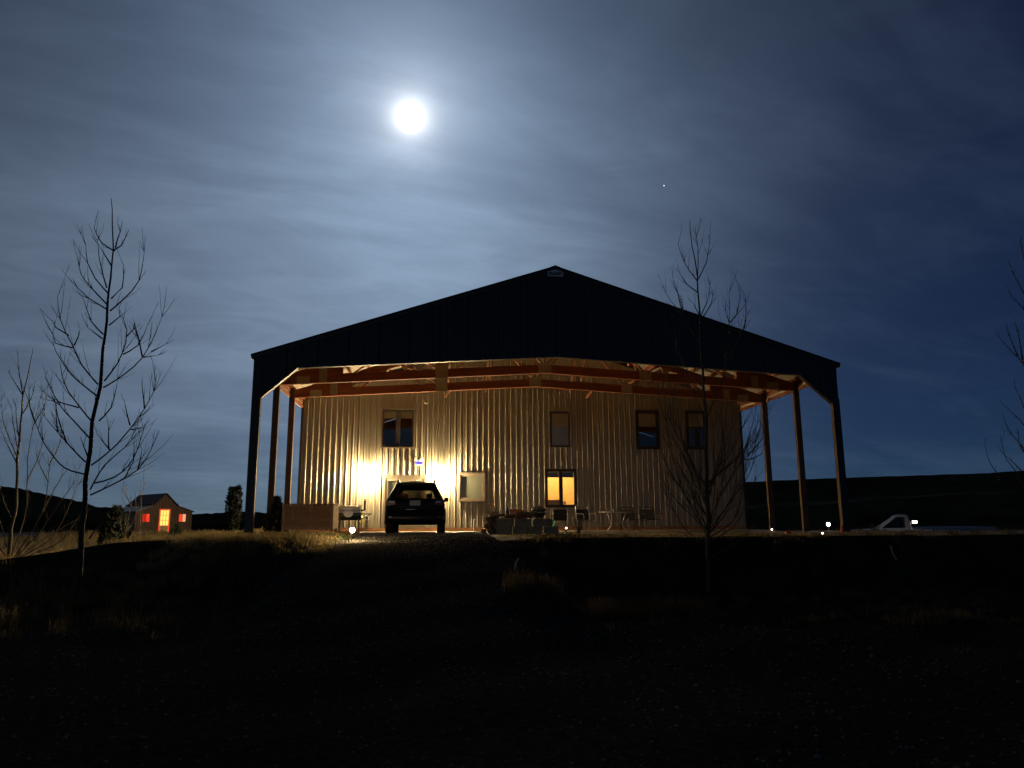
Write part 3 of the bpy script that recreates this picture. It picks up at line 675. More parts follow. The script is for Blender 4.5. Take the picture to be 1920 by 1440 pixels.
# ================================================================== porch furniture and gear
cr = thing('shipping_crate', 'plywood crate on legs with lumber frame near the porch post', 'crate', (-7.66, 2.2, 0.0), rad(-8))
MB().box(-0.78, 0.78, -0.28, 0.3, 0.20, 0.92).build('panel', 'plywood', cr)
for xx in (-0.80, -0.50, 0.06, 0.74): MB().box(xx-0.05, xx+0.05, -0.325, -0.283, 0.02 if abs(xx) > 0.45 else 0.26, 0.94).build('upright', 'lumber', cr)
MB().box(-0.74, 0.68, -0.323, -0.284, 0.16, 0.257).build('rail', 'lumber', cr)
MB().box(-0.86, 0.82, -0.36, 0.36, 0.943, 0.985).build('lid', 'plywood', cr)
for xx in (-0.72, 0.72): MB().box(xx-0.05, xx+0.05, 0.30, 0.345, 0.0, 0.94).build('upright', 'lumber', cr)

gr = thing('pellet_grill', 'steel pellet grill with curved lid and side shelf by the crate', 'grill', (-6.72, 4.3, 0.02), rad(4))
gr.location.z = 0.0
b = MB(); prof = [(-0.26, 0.72), (-0.25, 0.84), (-0.17, 0.93), (0.0, 0.97), (0.17, 0.93), (0.25, 0.84), (0.26, 0.72)]
b.v = [(x, y, z) for x in (-0.39, 0.39) for y, z in prof]; n_ = len(prof)
b.f = [(i, i+1, n_+i+1, n_+i) for i in range(n_-1)] + [tuple(range(n_))[::-1], tuple(range(n_, 2*n_)), (0, n_, 2*n_-1, n_-1)]
b.build('lid', 'steel', gr)
b = MB(); prof = [(-0.265, 0.715), (-0.27, 0.60), (-0.16, 0.46), (0.16, 0.46), (0.27, 0.60), (0.265, 0.715)]
b.v = [(x, y, z) for x in (-0.41, 0.41) for y, z in prof]; n_ = len(prof)
b.f = [(i, i+1, n_+i+1, n_+i) for i in range(n_-1)] + [tuple(range(n_))[::-1], tuple(range(n_, 2*n_)), (0, n_, 2*n_-1, n_-1)]
b.build('barrel', 'enamel', gr)
MB().lathe([(0.17, -0.02), (0.17, 0.02)], (-0.02, -0.30, 0.73), 20, 'y').build('handle_guard', 'steel', gr)
MB().tube([(-0.2, -0.26, 0.79), (-0.2, -0.33, 0.79), (0.2, -0.33, 0.79), (0.2, -0.26, 0.79)], 0.015, 6).build('handle', 'steel', gr)
for sx in (-0.32, 0.32):
    for sy in (-0.2, 0.2): MB().beam((sx, sy, 0.52), (sx*1.08, sy*1.1, 0.0), 0.04, 0.04, (0, 1, 0)).build('leg', 'black_paint', gr)
MB().box(0.42, 0.78, -0.2, 0.2, 0.66, 0.69).build('side_shelf', 'black_paint', gr); MB().beam((0.42, 0, 0.5), (0.72, 0, 0.655), 0.03, 0.03).build('bracket', 'black_paint', gr)
MB().box(-0.62, -0.415, -0.18, 0.18, 0.5, 0.8).build('hopper', 'black_paint', gr)
MB().tube([(0.40, 0, 0.8), (0.52, 0, 0.82), (0.52, 0, 1.14)], 0.045, 10).build('chimney', 'black_paint', gr); MB().lathe([(0.075, 1.16), (0.075, 1.18), (0.02, 1.21)], (0.52, 0, 0), 12).build('chimney_cap', 'steel', gr)

# path lamp
pz = float(ground_z(-5.67, -4.6))
def path_lamp(loc, label, m, h=0.32, r=0.055, group=None, tilt=0.1):
    t = thing('path_lamp', label, 'lamp', loc, 0, group)
    MB().tube([(0, 0, -0.05), (tilt*0.4, 0, h*0.55), (tilt, 0, h)], [0.022, 0.016, 0.016], 6).build('stake', 'trim_dark', t)
    MB().lathe(sphere(r, 12, 8), (tilt, 0, h+r*0.8), 12).build('globe', m, t, True)
    MB().lathe([(r*1.15, h+r*1.45), (r*0.9, h+r*1.75), (0.005, h+r*2.0)], (tilt, 0.0, 0), 12).build('cap', 'trim_dark', t)
    MB().lathe([(0.07, -0.01), (0.06, 0.03), (0.02, 0.06)], (0, 0, 0), 10).build('foot', 'trim_dark', t)
    return t
path_lamp((-5.70, -4.6, pz-0.06), 'glowing round lamp on a leaning stake in the grass beside the driveway', 'lamp_path')
def ground_lamp(loc, label, m, r=0.05, h=0.10):
    t = thing('ground_lamp', label, 'lamp', loc)
    MB().tube([(0, 0, -0.05), (0, 0, h)], 0.015, 6).build('stake', 'trim_dark', t); MB().lathe(sphere(r, 10, 6), (0, 0, h+r*0.7), 10).build('globe', m, t, True)
    return t
q = at(1447, 989, 2.6); ground_lamp((q[0], 2.6, 0.0), 'tiny lit ground lamp at the foot of the back right porch post', 'lamp_white', 0.026, 0.05)
q = at(1553, 985, 9.6); t_ = ground_lamp((q[0], 9.6, float(ground_z(q[0], 9.6))), 'bright ground lamp glaring between the right porch posts', 'lamp_far', 0.07, q[2]-float(ground_z(q[0], 9.6)))
q = at(1543, 1010, -3.6); ground_lamp((q[0], -3.6, float(ground_z(q[0], -3.6))), 'tiny lit ground lamp at the edge of the bank by the corner post', 'lamp_white', 0.02, 0.03)
for (px, Y_) , lb in (((463, -0.35), 'small white stone beside the front left corner post'), ((501, 2.3), 'small white stone beside the middle left porch post')):
    q = at(px, 1004, Y_); b = MB().lathe(sphere(0.075, 8, 6, 0.7), n=9); rr = random.Random(px)
    b.v = [(v[0]*rr.uniform(.85, 1.15), v[1]*rr.uniform(.85, 1.15), v[2]*rr.uniform(.85, 1.15)) for v in b.v]
    tag(b.build('stone', 'white_plastic', loc=(q[0], Y_, 0.05)), lb, 'stone')
t = thing('marker_cone', 'small orange cone at the foot of the right corner post', 'cone', (at(1580, 1000, -0.5)[0], -0.5, 0.0))
MB().box(-0.1, 0.1, -0.1, 0.1, 0, 0.025).build('base', 'orange_plastic', t); MB().lathe([(0.075, 0.026), (0.02, 0.24), (0.005, 0.25)], n=12).build('cone', 'orange_plastic', t)
t = thing('storage_tub', 'small orange bucket lying in front of the right porch posts', 'bucket', (at(1478, 1001, -2.0)[0], -2.0, 0.0)); t.scale = (0.7, 0.7, 0.7)
b = MB().lathe([(0.09, -0.12), (0.12, 0.12), (0.105, 0.12), (0.08, -0.10)], n=14, axis='x'); b.build('shell', 'orange_plastic', t, True, (0, 0, 0.03), 0.5)
MB().tube([(0.1, 0.11*math.cos(a), 0.03+0.11*math.sin(a)) for a in np.linspace(0, 3.1, 9)], 0.006, 5).build('handle', 'steel', t)

# block fire pit
fp = thing('fire_pit', 'low fire pit wall of stacked concrete blocks beside the car', 'fire pit', (-0.98, 1.0, 0.0), rad(3))
def blk(x, y, z, w=0.46, d=0.2, rz=0.0, h=0.235):
    o = MB().box(-w/2, w/2, -d/2, d/2, 0, h).build('block', 'block', fp, loc=(x, y, z), rotz=rz)
for k in range(4): blk(-0.62+k*0.50, 0.0, -0.004, 0.44, 0.2)
for k, xx in enumerate((-0.58, -0.02, 0.53)): blk(xx, 0.0, 0.235, 0.50 if k < 2 else 0.46, 0.2, 0.01*(k-1))
blk(0.88, 0.42, -0.004, 0.46, 0.2, rad(90)); blk(0.87, 0.42, 0.235, 0.46, 0.2, rad(90))
blk(-0.90, 0.32, -0.004, 0.46, 0.2, rad(84)); blk(-0.88, 0.28, 0.235, 0.46, 0.2, rad(88)); blk(-0.3, 0.9, -0.004); blk(0.4, 0.9, -0.004); blk(-0.1, 0.9, 0.235)
# firewood
def log(a, b_, r, label, m='log', cat='log', group='split firewood by the fire pit'):
    a = Vector(a); b_ = Vector(b_); o = MB().tube([a, a.lerp(b_, 0.5)+Vector((0, 0, 0.01)), b_], [r, r*1.04, r*0.95], 9).build('firewood_log', m)
    return tag(o, label, cat, group)
lab = 'round firewood log in the low stack against the end of the block fire pit'
for i, (xx, zz_) in enumerate(((-2.02, 0.09), (-2.21, 0.085), (-2.10, 0.245), (-2.03, 0.40))): log((xx, 0.85, zz_), (xx+0.04, 1.35, zz_), 0.09, lab)
log((-2.15, 0.95, 0.47), (-1.55, 1.05, 0.60), 0.04, 'thin log leaning from the wood stack onto the fire pit blocks')
lab = 'brown split log lying on top of the fire pit blocks'
for i, (a, c, r) in enumerate((((-1.55,1.05,0.53),(-0.95,1.15,0.54),0.055),((-1.2,0.95,0.535),(-0.72,1.1,0.54),0.06),((-1.5,1.2,0.56),(-0.8,1.0,0.64),0.05),((-1.05,1.1,0.64),(-0.6,1.0,0.60),0.05))): log(a, c, r, lab)
t = thing('cardboard_box', 'open tan cardboard box standing on the firewood stack', 'box', (-1.86, 1.55, 0.0))
MB().box(-0.13, 0.16, -0.1, 0.1, 0.49, 0.70).build('carton', 'cardboard', t); MB().beam((-0.13, -0.1, 0.70), (-0.18, -0.18, 0.64), 0.2, 0.008).build('flap', 'cardboard', t)
MB().box(-0.15, 0.18, -0.12, 0.12, 0.0, 0.49).build('stand_block', 'block', t)
def bottle(loc, m, label, h=0.3, r=0.04):
    t = thing('bottle', label, 'bottle', loc); MB().lathe([(r*0.9, 0), (r, 0.01), (r, h*0.55), (r*0.4, h*0.75), (r*0.38, h*0.96)], n=12).build('body', m, t, True); MB().lathe([(r*0.45, h*0.96), (r*0.45, h)], n=10).build('cap', 'trim_dark', t)
bottle((-1.47, 0.98, 0.60), 'enamel', 'dark bottle standing on the fire pit logs beside the cardboard box', 0.26, 0.045)
bottle((0.56, 4.6, 0.022), 'green_glass', 'tall green bottle standing beside the dark low chair', 0.42, 0.05)

kt = thing('kettle_grill', 'round dark kettle barbecue with domed lid behind the block fire pit', 'grill', (-0.29, 2.5, 0.0))
MB().lathe([(0.265, 0.70), (0.26, 0.76), (0.2, 0.84), (0.1, 0.88), (0.01, 0.89)], n=24).build('lid', 'enamel', kt, True)
MB().lathe([(0.04, 0.46), (0.14, 0.49), (0.23, 0.58), (0.265, 0.69)], n=24).build('bowl', 'enamel', kt, True)
MB().tube([(-0.05, 0, 0.885), (-0.05, 0, 0.93), (0.05, 0, 0.93), (0.05, 0, 0.885)], 0.012, 6).build('lid_handle', 'lumber', kt)
for k in range(3):
    a = 2*math.pi*k/3+0.5; MB().tube([(0.15*math.cos(a), 0.15*math.sin(a), 0.52), (0.28*math.cos(a), 0.28*math.sin(a), 0.0)], 0.013, 6).build('leg', 'steel', kt)

def sling_chair(loc, rz, label, sling, frame='steel', back_h=0.9, w=0.56, group=None):
    t = thing('patio_chair', label, 'chair', loc, rz, group)
    for s in (-1, 1):
        x = s*w/2
        MB().tube([(x, 0.30, 0), (x, 0.22, 0.42), (x, 0.30, back_h)], 0.014, 6).build('back_leg', frame, t)
        MB().tube([(x, -0.28, 0), (x, -0.26, 0.42), (x, -0.20, 0.62), (x, 0.24, 0.64)], 0.014, 6).build('arm_leg', frame, t)
    MB().add([(-w/2+.015,-0.27,0.42),(w/2-.015,-0.27,0.42),(w/2-.015,0.0,0.385),(-w/2+.015,0.0,0.385),(w/2-.015,0.22,0.40),(-w/2+.015,0.22,0.40),(-w/2+.015,-0.27,0.41),(w/2-.015,-0.27,0.41),(w/2-.015,0.0,0.375),(-w/2+.015,0.0,0.375),(w/2-.015,0.22,0.39),(-w/2+.015,0.22,0.39)],
             [(0,1,2,3),(3,2,4,5),(9,8,7,6),(11,10,8,9),(0,6,7,1),(4,10,11,5)]).build('seat', sling, t)
    MB().add([(-w/2+.015,0.22,0.42),(w/2-.015,0.22,0.42),(w/2-.015,0.285,0.80),(-w/2+.015,0.285,0.80),(-w/2+.015,0.235,0.42),(w/2-.015,0.235,0.42),(w/2-.015,0.30,0.80),(-w/2+.015,0.30,0.80)],
             [(0,1,2,3),(7,6,5,4),(0,4,5,1),(3,2,6,7),(1,5,6,2),(0,3,7,4)]).build('backrest', sling, t)
    MB().tube([(-w/2, 0.30, back_h), (w/2, 0.30, back_h)], 0.016, 6).build('top_rail', frame, t)
    MB().tube([(-w/2, -0.27, 0.40), (w/2, -0.27, 0.40)], 0.012, 6).build('front_rail', frame, t)
    return t
sling_chair((-0.88, 3.1, 0.0), rad(8), 'patio chair with orange sling back behind the fire pit logs', 'sling_orange')
sling_chair((0.80, 5.0, 0.022), rad(-14), 'low dark chair under the lit ground-floor window', 'sling_dark', 'black_paint', 0.74, 0.5)
sling_chair((1.84, 5.1, 0.022), rad(25), 'patio chair with pale frame between the bare shrub and the round table', 'sling_dark', 'steel', 0.92)
sling_chair((3.68, 5.7, 0.022), rad(18), 'patio chair with tan sling drawn up to the round table', 'sling_tan', 'black_paint', 0.88)
sling_chair((4.42, 5.7, 0.022), rad(12), 'patio chair standing on the far side of the tan sling chair', 'sling_tan', 'black_paint', 0.88, 0.6)
ground_lamp((0.87, 3.9, 0.0), 'small white glowing stub light in front of the dark low chair', 'lamp_white', 0.028, 0.13)
tb = thing('patio_table', 'round glass-topped patio table with curved legs', 'table', (2.95, 5.0, 0.022))
MB().lathe([(0.62, 0.675), (0.655, 0.68), (0.655, 0.705), (0.62, 0.71)], n=32).build('rim', 'steel', tb, True)
MB().lathe([(0.002, 0.69), (0.63, 0.69), (0.63, 0.70), (0.002, 0.70)], n=32).build('table_top', 'trim_tan', tb)
for k in range(4):
    a = 2*math.pi*k/4+0.6; c, s_ = math.cos(a), math.sin(a)
    MB().tube([(0.48*c, 0.48*s_, 0.675), (0.36*c, 0.36*s_, 0.45), (0.28*c, 0.28*s_, 0.30), (0.34*c, 0.34*s_, 0.14), (0.50*c, 0.50*s_, 0.0)], 0.016, 6).build('leg', 'steel', tb)
MB().lathe([(0.27, 0.29), (0.29, 0.30), (0.27, 0.31)], n=20).build('brace_ring', 'steel', tb, True)
bottle((2.86, 4.95, 0.732), 'enamel', 'small jar standing on the round patio table', 0.14, 0.05)

q = at(407, 999, 16.0)
t = thing('red_bucket', 'small red bucket in the bright grass between shed and columnar evergreen', 'bucket', (q[0], 16.0, float(ground_z(q[0], 16.0))))
MB().lathe([(0.10, 0.0), (0.13, 0.30), (0.115, 0.30), (0.09, 0.02)], n=14).build('shell', 'orange_plastic', t, True)
MB().tube([(0.12*math.cos(a), 0.0, 0.29+0.12*math.sin(a)) for a in np.linspace(0, 3.14, 9)], 0.006, 5).build('handle', 'steel', t)

# ================================================================== the shed
sh = thing('garden_shed', 'brown metal shed with stepped roof, red-lit windows and glowing door', 'shed', (-22.3, 31.2, -0.42), rad(42)); sh.scale = (0.86, 0.86, 0.86)
HWs, LEN = 2.2, 5.2          # half width, length; front face at local y=0 looking -y
def shz(x): ax = abs(x); return 3.25-(ax/0.95)*0.93 if ax < 0.95 else 2.32-(ax-0.95)/1.25*0.42
SO = [(-0.42,0.42,0.02,2.10), (-1.75,-1.10,1.05,1.75), (1.10,1.75,1.05,1.75)]
xx = -HWs
def shed_sheet(x0, x1):
    b = MB(); c0 = math.ceil(x0/0.2286)
    xsx = sorted(set([x0, x1, *[e for o in SO for e in o[:2] if x0 < e < x1], *[e for e in (-0.95, 0, 0.95) if x0 < e < x1], *[k*0.2286+dx for k in range(-13, 14) for dx in (-.035, -.014, .014, .035) if x0 < k*0.2286+dx < x1]]))
    yo = lambda q: -0.035 if min(abs(q-k*0.2286) for k in range(-13, 14)) < 0.02 else 0.0
    for a, c in zip(xsx[:-1], xsx[1:]):
        m = (a+c)/2; lo = [0.0, 0.0]
        for o in SO:
            if o[0] <= m <= o[1]:
                if o[2] > 0.05: b.add([(a, yo(a), 0), (c, yo(c), 0), (c, yo(c), o[2]), (a, yo(a), o[2])], [(0,1,2,3)])
                lo = [o[3], o[3]]
        b.add([(a, yo(a), lo[0]), (c, yo(c), lo[1]), (c, yo(c), shz(c)), (a, yo(a), shz(a))], [(0,1,2,3)])
    return b
while xx < HWs-0.01:
    x2 = min(xx+0.9144, HWs); shed_sheet(xx, x2).build('wall_panel', 'shed_metal', sh); xx = x2
for s in (-1, 1): MB().box(s*HWs-0.02, s*HWs+0.02, 0, LEN, 0, 1.88).build('side_wall', 'shed_metal', sh)
MB().prism([(-HWs,0),(HWs,0),(HWs,1.9),(0.95,2.32),(0,3.25),(-0.95,2.32),(-HWs,1.9)], LEN, LEN+0.04).build('back_wall', 'shed_metal', sh)
for s in (-1, 1):
    MB().beam((s*0.95, -0.2, 2.42), (s*0.95, LEN+0.2, 2.42), 0.04, 0.22).build('clerestory', 'shed_roof', sh)
    MB().add([(s*1.06,-0.2,2.27),(0,-0.2,3.30),(0,LEN+0.2,3.30),(s*1.06,LEN+0.2,2.27),(s*1.06,-0.2,2.32),(0,-0.2,3.35),(0,LEN+0.2,3.35),(s*1.06,LEN+0.2,2.32)], [(0,1,2,3),(7,6,5,4),(0,4,5,1),(2,6,7,3),(0,3,7,4)]).build('roof', 'shed_roof', sh)
    MB().add([(s*2.32,-0.2,1.87),(s*0.97,-0.2,2.32),(s*0.97,LEN+0.2,2.32),(s*2.32,LEN+0.2,1.87),(s*2.32,-0.2,1.92),(s*0.97,-0.2,2.37),(s*0.97,LEN+0.2,2.37),(s*2.32,LEN+0.2,1.92)], [(0,1,2,3),(7,6,5,4),(0,4,5,1),(2,6,7,3),(0,3,7,4),(1,5,6,2)]).build('lean_to_roof', 'shed_roof_pale' if s < 0 else 'shed_roof', sh)
d = ring(-0.42, 0.42, 0.02, 2.10, 0.09, -0.05, 0.06).build('door', 'doorframe_glow', sh)
MB().box(-0.33, 0.33, 0.0, 0.04, 0.11, 0.80).build('lower_panel', 'lumber', d)
MB().box(-0.33, 0.33, 0.0, 0.02, 0.81, 2.0).build('lit_pane', 'lamp_door', d)
for k in range(1, 3): MB().box(-0.33+0.22*k-0.012, -0.33+0.22*k+0.012, -0.02, -0.001, 0.81, 2.0).build('glazing_bar', 'trim_tan', d)
for k in range(1, 3): MB().box(-0.33, 0.33, -0.03, -0.021, 0.81+0.4*k-0.012, 0.81+0.4*k+0.012).build('glazing_bar', 'trim_tan', d)
for o, pa_, pb_ in ((SO[1], 'lamp_dim_red', 'lamp_red'), (SO[2], 'lamp_red', 'lamp_pink')):
    w = ring(*o, 0.05, -0.03, 0.04).build('window', 'trim_dark', sh); m = (o[0]+o[1])/2
    MB().box(o[0]+0.05, m-0.01, 0.0, 0.02, o[2]+0.05, o[3]-0.05).build('lit_pane', pa_, w)
    MB().box(m+0.01, o[1]-0.05, 0.0, 0.02, o[2]+0.05, o[3]-0.05).build('lit_pane', pb_, w)
    MB().box(m-0.015, m+0.015, -0.01, 0.025, o[2]+0.05, o[3]-0.05).build('mullion', 'trim_dark', w)

# ================================================================== trees
def resample(pts, step):
    pts = [Vector(p) for p in pts]; o = [pts[0]]
    for i in range(len(pts)-1):
        p0, p1, p2, p3 = pts[max(i-1, 0)], pts[i], pts[i+1], pts[min(i+2, len(pts)-1)]
        n = max(1, int((p2-p1).length/step))
        for k in range(1, n+1):
            t = k/n; o.append(0.5*((2*p1)+(-p0+p2)*t+(2*p0-5*p1+4*p2-p3)*t*t+(-p0+3*p1-3*p2+p3)*t**3))
    return o
def twigs(b, pts, r0, rnd, n, ln, lvl=1, up=0.5):
    L_ = len(pts)
    for _ in range(n):
        i = rnd.randint(max(1, int(L_*0.2)), L_-1); p = pts[i]; d = (pts[min(i+1, L_-1)]-pts[i-1]).normalized()
        side = Vector((rnd.uniform(-1, 1), rnd.uniform(-1, 1), rnd.uniform(-0.4, 0.7)))
        side = (side - d*side.dot(d)).normalized()
        dd = (d*1.0+side*0.5).normalized(); l = ln*rnd.uniform(0.35, 1.0); q = [p]; cur = p.copy()
        for k in range(4):
            dd = (dd+Vector((0, 0, up*0.22))+Vector((rnd.uniform(-.06, .06), rnd.uniform(-.06, .06), 0))).normalized(); cur = cur+dd*l/4; q.append(cur.copy())
        rr = min(r0*0.5, 0.0055); b.tube(q, [rr, rr*0.85, rr*0.7, rr*0.55, rr*0.35], 4, False)
        if lvl: twigs(b, q, rr, rnd, rnd.randint(0, 2), l*0.5, 0, up)
def tree(label, trunk, limbs, Y0, seed, r0, scale=(1, 0, 0), m='bark', ground=None, twn=6, twl=0.5, rl=0.022, spread=0.9):
    """trunk and limbs given as picture-plane polylines at depth Y0; each limb leans to its own side in depth"""
    rnd = random.Random(seed); s, ox, oy = scale
    P = lambda p, Y: Vector(at(p[0]/s+ox, p[1]/s+oy, Y))
    tp = [P(p, Y0) for p in trunk]
    if ground is not None: tp[0] = Vector((tp[0].x, tp[0].y, ground-0.1))
    base = tp[0].copy(); T = thing('bare_tree', label, 'tree', tuple(base))
    tp = resample([p-base for p in tp], 0.25); n = len(tp)
    for i in range(n): tp[i] = tp[i]+Vector((0.012*math.sin(i*1.7+seed), 0.02*math.sin(i*0.9), 0))
    MB().tube(tp, [r0*(1-i/(n-1))**0.85+0.005 for i in range(n)], 8).build('trunk', m, T, True)
    for lm in limbs:
        lean = rnd.uniform(-spread, spread); pts = []
        acc = 0; prev = None
        for p in lm:
            q = P(p, Y0)-base
            if prev is not None: acc += (q-prev).length
            prev = q
            qq = P(p, Y0+lean*acc)-base; pts.append(qq)
        pts = resample(pts, 0.16); n = len(pts)
        if n < 2: continue
        big = acc/1.6; r = min(rl, 0.010+rl*0.55*big)
        for i in range(1, n): pts[i] = pts[i]+Vector((rnd.uniform(-.006, .006), rnd.uniform(-.006, .006), rnd.uniform(-.004, .004)))
        b = MB().tube(pts, [r*(1-i/(n-1))**0.8+0.0035 for i in range(n)], 5, False)
        twigs(b, pts, r, rnd, int(twn*max(0.4, acc)), twl*min(1.0, 0.35+acc*0.35))
        b.build('branch', m, T, True)
    return T
tl_trunk = [(336,1872),(360,1656),(379,1440),(384,1308),(396,1219),(420,1032),(449,876),(463,708),(487,516),(499,336),(511,252),(505,144),(502,29)]
tl = [[(440,865),(370,780),(320,680),(270,570),(258,470)],[(325,700),(250,680),(238,640)],[(310,645),(250,610),(235,580)],[(335,690),(352,650),(360,620)],[(440,920),(340,840),(270,750),(240,690),(238,640)],
 [(420,1040),(360,970),(310,900),(280,830),(268,760)],[(355,970),(280,950),(220,920)],[(405,1110),(340,1040),(270,960),(200,830)],[(385,1215),(320,1150),(260,1080),(200,1010)],[(380,1270),(290,1240),(210,1150),(160,1040),(130,940)],
 [(485,530),(400,480),(350,430),(330,400)],[(485,510),(420,440),(365,370),(345,280)],[(490,460),(430,390),(395,320),(388,240)],[(480,430),(455,340),(438,220)],[(515,265),(460,230),(425,165),(430,135)],[(500,330),(470,280),(445,240)],[(465,640),(410,580),(375,480)],[(460,660),(420,630),(395,610)],
 [(515,260),(545,240),(580,170)],[(520,250),(540,180),(553,130)],[(500,480),(550,430),(555,330)],[(495,535),(560,480),(625,400),(648,270)],[(490,600),(540,560),(535,520)],[(470,850),(530,770),(565,680),(570,620),(540,530)],[(555,730),(620,690),(665,600)],[(570,650),(600,620),(610,590)],
 [(465,880),(560,820),(640,745),(690,660),(728,560)],[(640,745),(710,735)],[(640,740),(625,670),(605,585)],[(680,720),(745,685)],[(445,1030),(500,970),(530,850)],[(410,1230),(500,1160),(590,1060),(650,975),(690,900),(705,820)],[(650,975),(638,850)],[(585,1050),(560,940)],[(495,1160),(440,1095)],[(490,1160),(487,1040)],[(590,1070),(650,1060)],
 [(405,1340),(470,1230),(560,1150),(640,1060)],[(405,1365),(520,1310),(620,1250),(680,1160),(718,1070)],[(425,1310),(520,1280),(600,1200),(655,1040)],[(560,1290),(600,1210),(610,1150)],[(620,1250),(640,1160)],[(430,990),(428,900)],[(395,1190),(360,1100)],[(300,1130),(260,1010),(240,900)],[(260,1080),(250,980)],
 [(400,1560),(440,1510),(480,1480)],[(375,1580),(340,1510),(320,1460)]]
tree('tall bare young tree with a single leaning trunk standing before the shed', tl_trunk, tl, -8.0, 3, 0.050, (2.4, 0, 360), 'bark', float(ground_z(-9.9, -8.0)), 6, 0.75, 0.0125, 0.7)
tr_trunk = [(328,1420),(326,1180),(320,900),(315,700),(305,560),(297,440),(293,330),(288,230),(268,120),(258,25)]
trl = [[(288,230),(290,150),(282,65)],[(290,240),(320,180),(332,110)],[(288,250),(240,180),(218,115)],[(290,290),(250,260),(222,215)],[(300,480),(260,420),(235,370),(190,320),(160,265)],[(230,350),(215,290),(198,235)],[(236,372),(232,330),(215,285)],[(300,375),(330,300),(333,240)],[(310,375),(338,330),(345,280)],[(300,380),(280,345),(272,330)],
 [(315,640),(270,600),(235,540),(200,460),(165,390)],[(240,560),(210,480),(200,425)],[(325,740),(360,650),(390,560),(405,400),(403,290)],[(390,540),(430,480),(460,400),(462,300)],[(405,400),(430,370),(445,290)],[(390,540),(380,480)],[(310,520),(345,450)],[(395,545),(455,520)],[(458,420),(470,370)],[(405,400),(390,360)],
 [(310,740),(265,640),(235,560),(220,500)],[(330,1150),(360,1050),(440,920),(490,860),(520,760)],[(440,920),(480,800),(500,720)],[(460,900),(520,880),(535,810)],[(340,1130),(380,980),(385,830),(360,720)],[(315,1100),(280,1000),(240,880),(245,780)],[(300,1080),(260,990),(200,890),(160,810)],[(322,1160),(270,1080),(215,960),(180,800)],[(330,1160),(350,1000),(345,860),(350,760)],[(330,1170),(395,1090),(430,1000),(425,900)],
 [(322,1180),(290,1100),(270,1020),(262,900)],[(335,1180),(420,1120),(455,1000),(452,880)],[(320,1150),(295,1050),(300,900),(290,760)],[(330,1200),(410,1150),(475,1050),(500,960)],[(325,1220),(240,1150),(190,1060),(150,980)],[(330,1230),(370,1290),(385,1350)],[(318,1060),(255,930),(190,760)],[(326,1000),(372,900),(378,760)],[(326,1260),(450,1190),(500,1120)],[(345,960),(400,860),(415,740)],[(420,930),(450,830),(445,760)],[(470,880),(520,830),(545,720)]]
_rs = random.Random(77)
for _k in range(16):
    _sx = _rs.choice((-1, 1)); _y0 = _rs.uniform(980, 1220); _dx = _rs.uniform(35, 190); _h = _rs.uniform(180, 420)
    trl.append([(325, _y0), (325+_sx*_dx*0.45, _y0-_h*0.35), (325+_sx*_dx*0.85, _y0-_h*0.7), (325+_sx*_dx, _y0-_h)])
tree('tall bare sapling with many low shoots standing before the porch', tr_trunk, trl, -7.6, 5, 0.045, (1.9467, 1160, 400), 'twig_pale', float(ground_z(1.8, -7.6)), 7, 0.75, 0.010, 0.7)
ml_trunk = [(36,1680),(50,1520),(70,1440),(80,1200),(105,920),(130,800),(150,700)]
mll = [[(105,920),(85,800),(80,735)],[(105,920),(45,820),(40,810)],[(80,1200),(20,1050),(5,940)],[(85,1180),(60,1050),(50,960)],[(90,1120),(75,1040),(70,950)],[(50,1640),(115,1440),(125,1200),(155,1030),(190,900)],[(155,1030),(135,960),(130,860)],[(150,1050),(200,960),(215,880)],[(60,1650),(190,1440),(225,1220),(235,1180)],[(225,1220),(270,1130),(275,1050)],
 [(60,1655),(170,1540),(240,1440),(330,1310),(345,1260)],[(70,1655),(210,1575),(280,1480),(350,1320)],[(70,1660),(260,1580),(330,1500),(370,1430)],[(90,1640),(200,1560),(365,1460)],[(80,1230),(30,1130),(0,1060)],[(100,1000),(140,930),(160,850)],[(30,1600),(0,1480),(-40,1380)],[(120,1300),(170,1200),(200,1100)],[(190,1440),(250,1330),(300,1250)],[(215,1300),(175,1220),(160,1150)],[(30,1640),(-30,1560),(-90,1420)],[(60,1480),(20,1400),(-10,1290)]]
gz_ml = float(ground_z(-17.3, 3.3))
tree('bare multi-stemmed willow fanning out of lit grass beside the taller tree', ml_trunk, mll, 3.3, 9, 0.055, (2.4, 0, 360), 'twig_pale', gz_ml, 6, 0.6, 0.018, 0.8)
re_trunk = [(545,2000),(548,1500),(552,1100),(556,700),(552,400),(548,100)]
rel = [[(550,560),(480,400),(430,310),(402,235)],[(550,620),(480,480),(420,420),(395,365)],[(550,420),(480,230),(462,120)],[(550,900),(475,750),(420,690),(330,595)],[(450,715),(410,620),(390,545)],[(475,750),(460,640),(428,520)],[(550,1320),(480,1180),(400,1080),(370,990)],[(550,1200),(480,1060),(380,960)],[(550,1120),(480,970),(430,850)],[(550,1500),(430,1280),(390,1230),(360,1110)],[(550,1560),(400,1400),(330,1280),(300,1220),(283,1150)],[(550,1250),(470,1180),(445,1080)],[(480,1300),(420,1240),(365,1190)]]
tree('bare tree with fine upswept branches reaching in over the dark hill', re_trunk, rel, -6.5, 13, 0.06, (2.6667, 1740, 400), 'bark', float(ground_z(9.2, -6.5)), 3, 0.35, 0.014, 0.4)

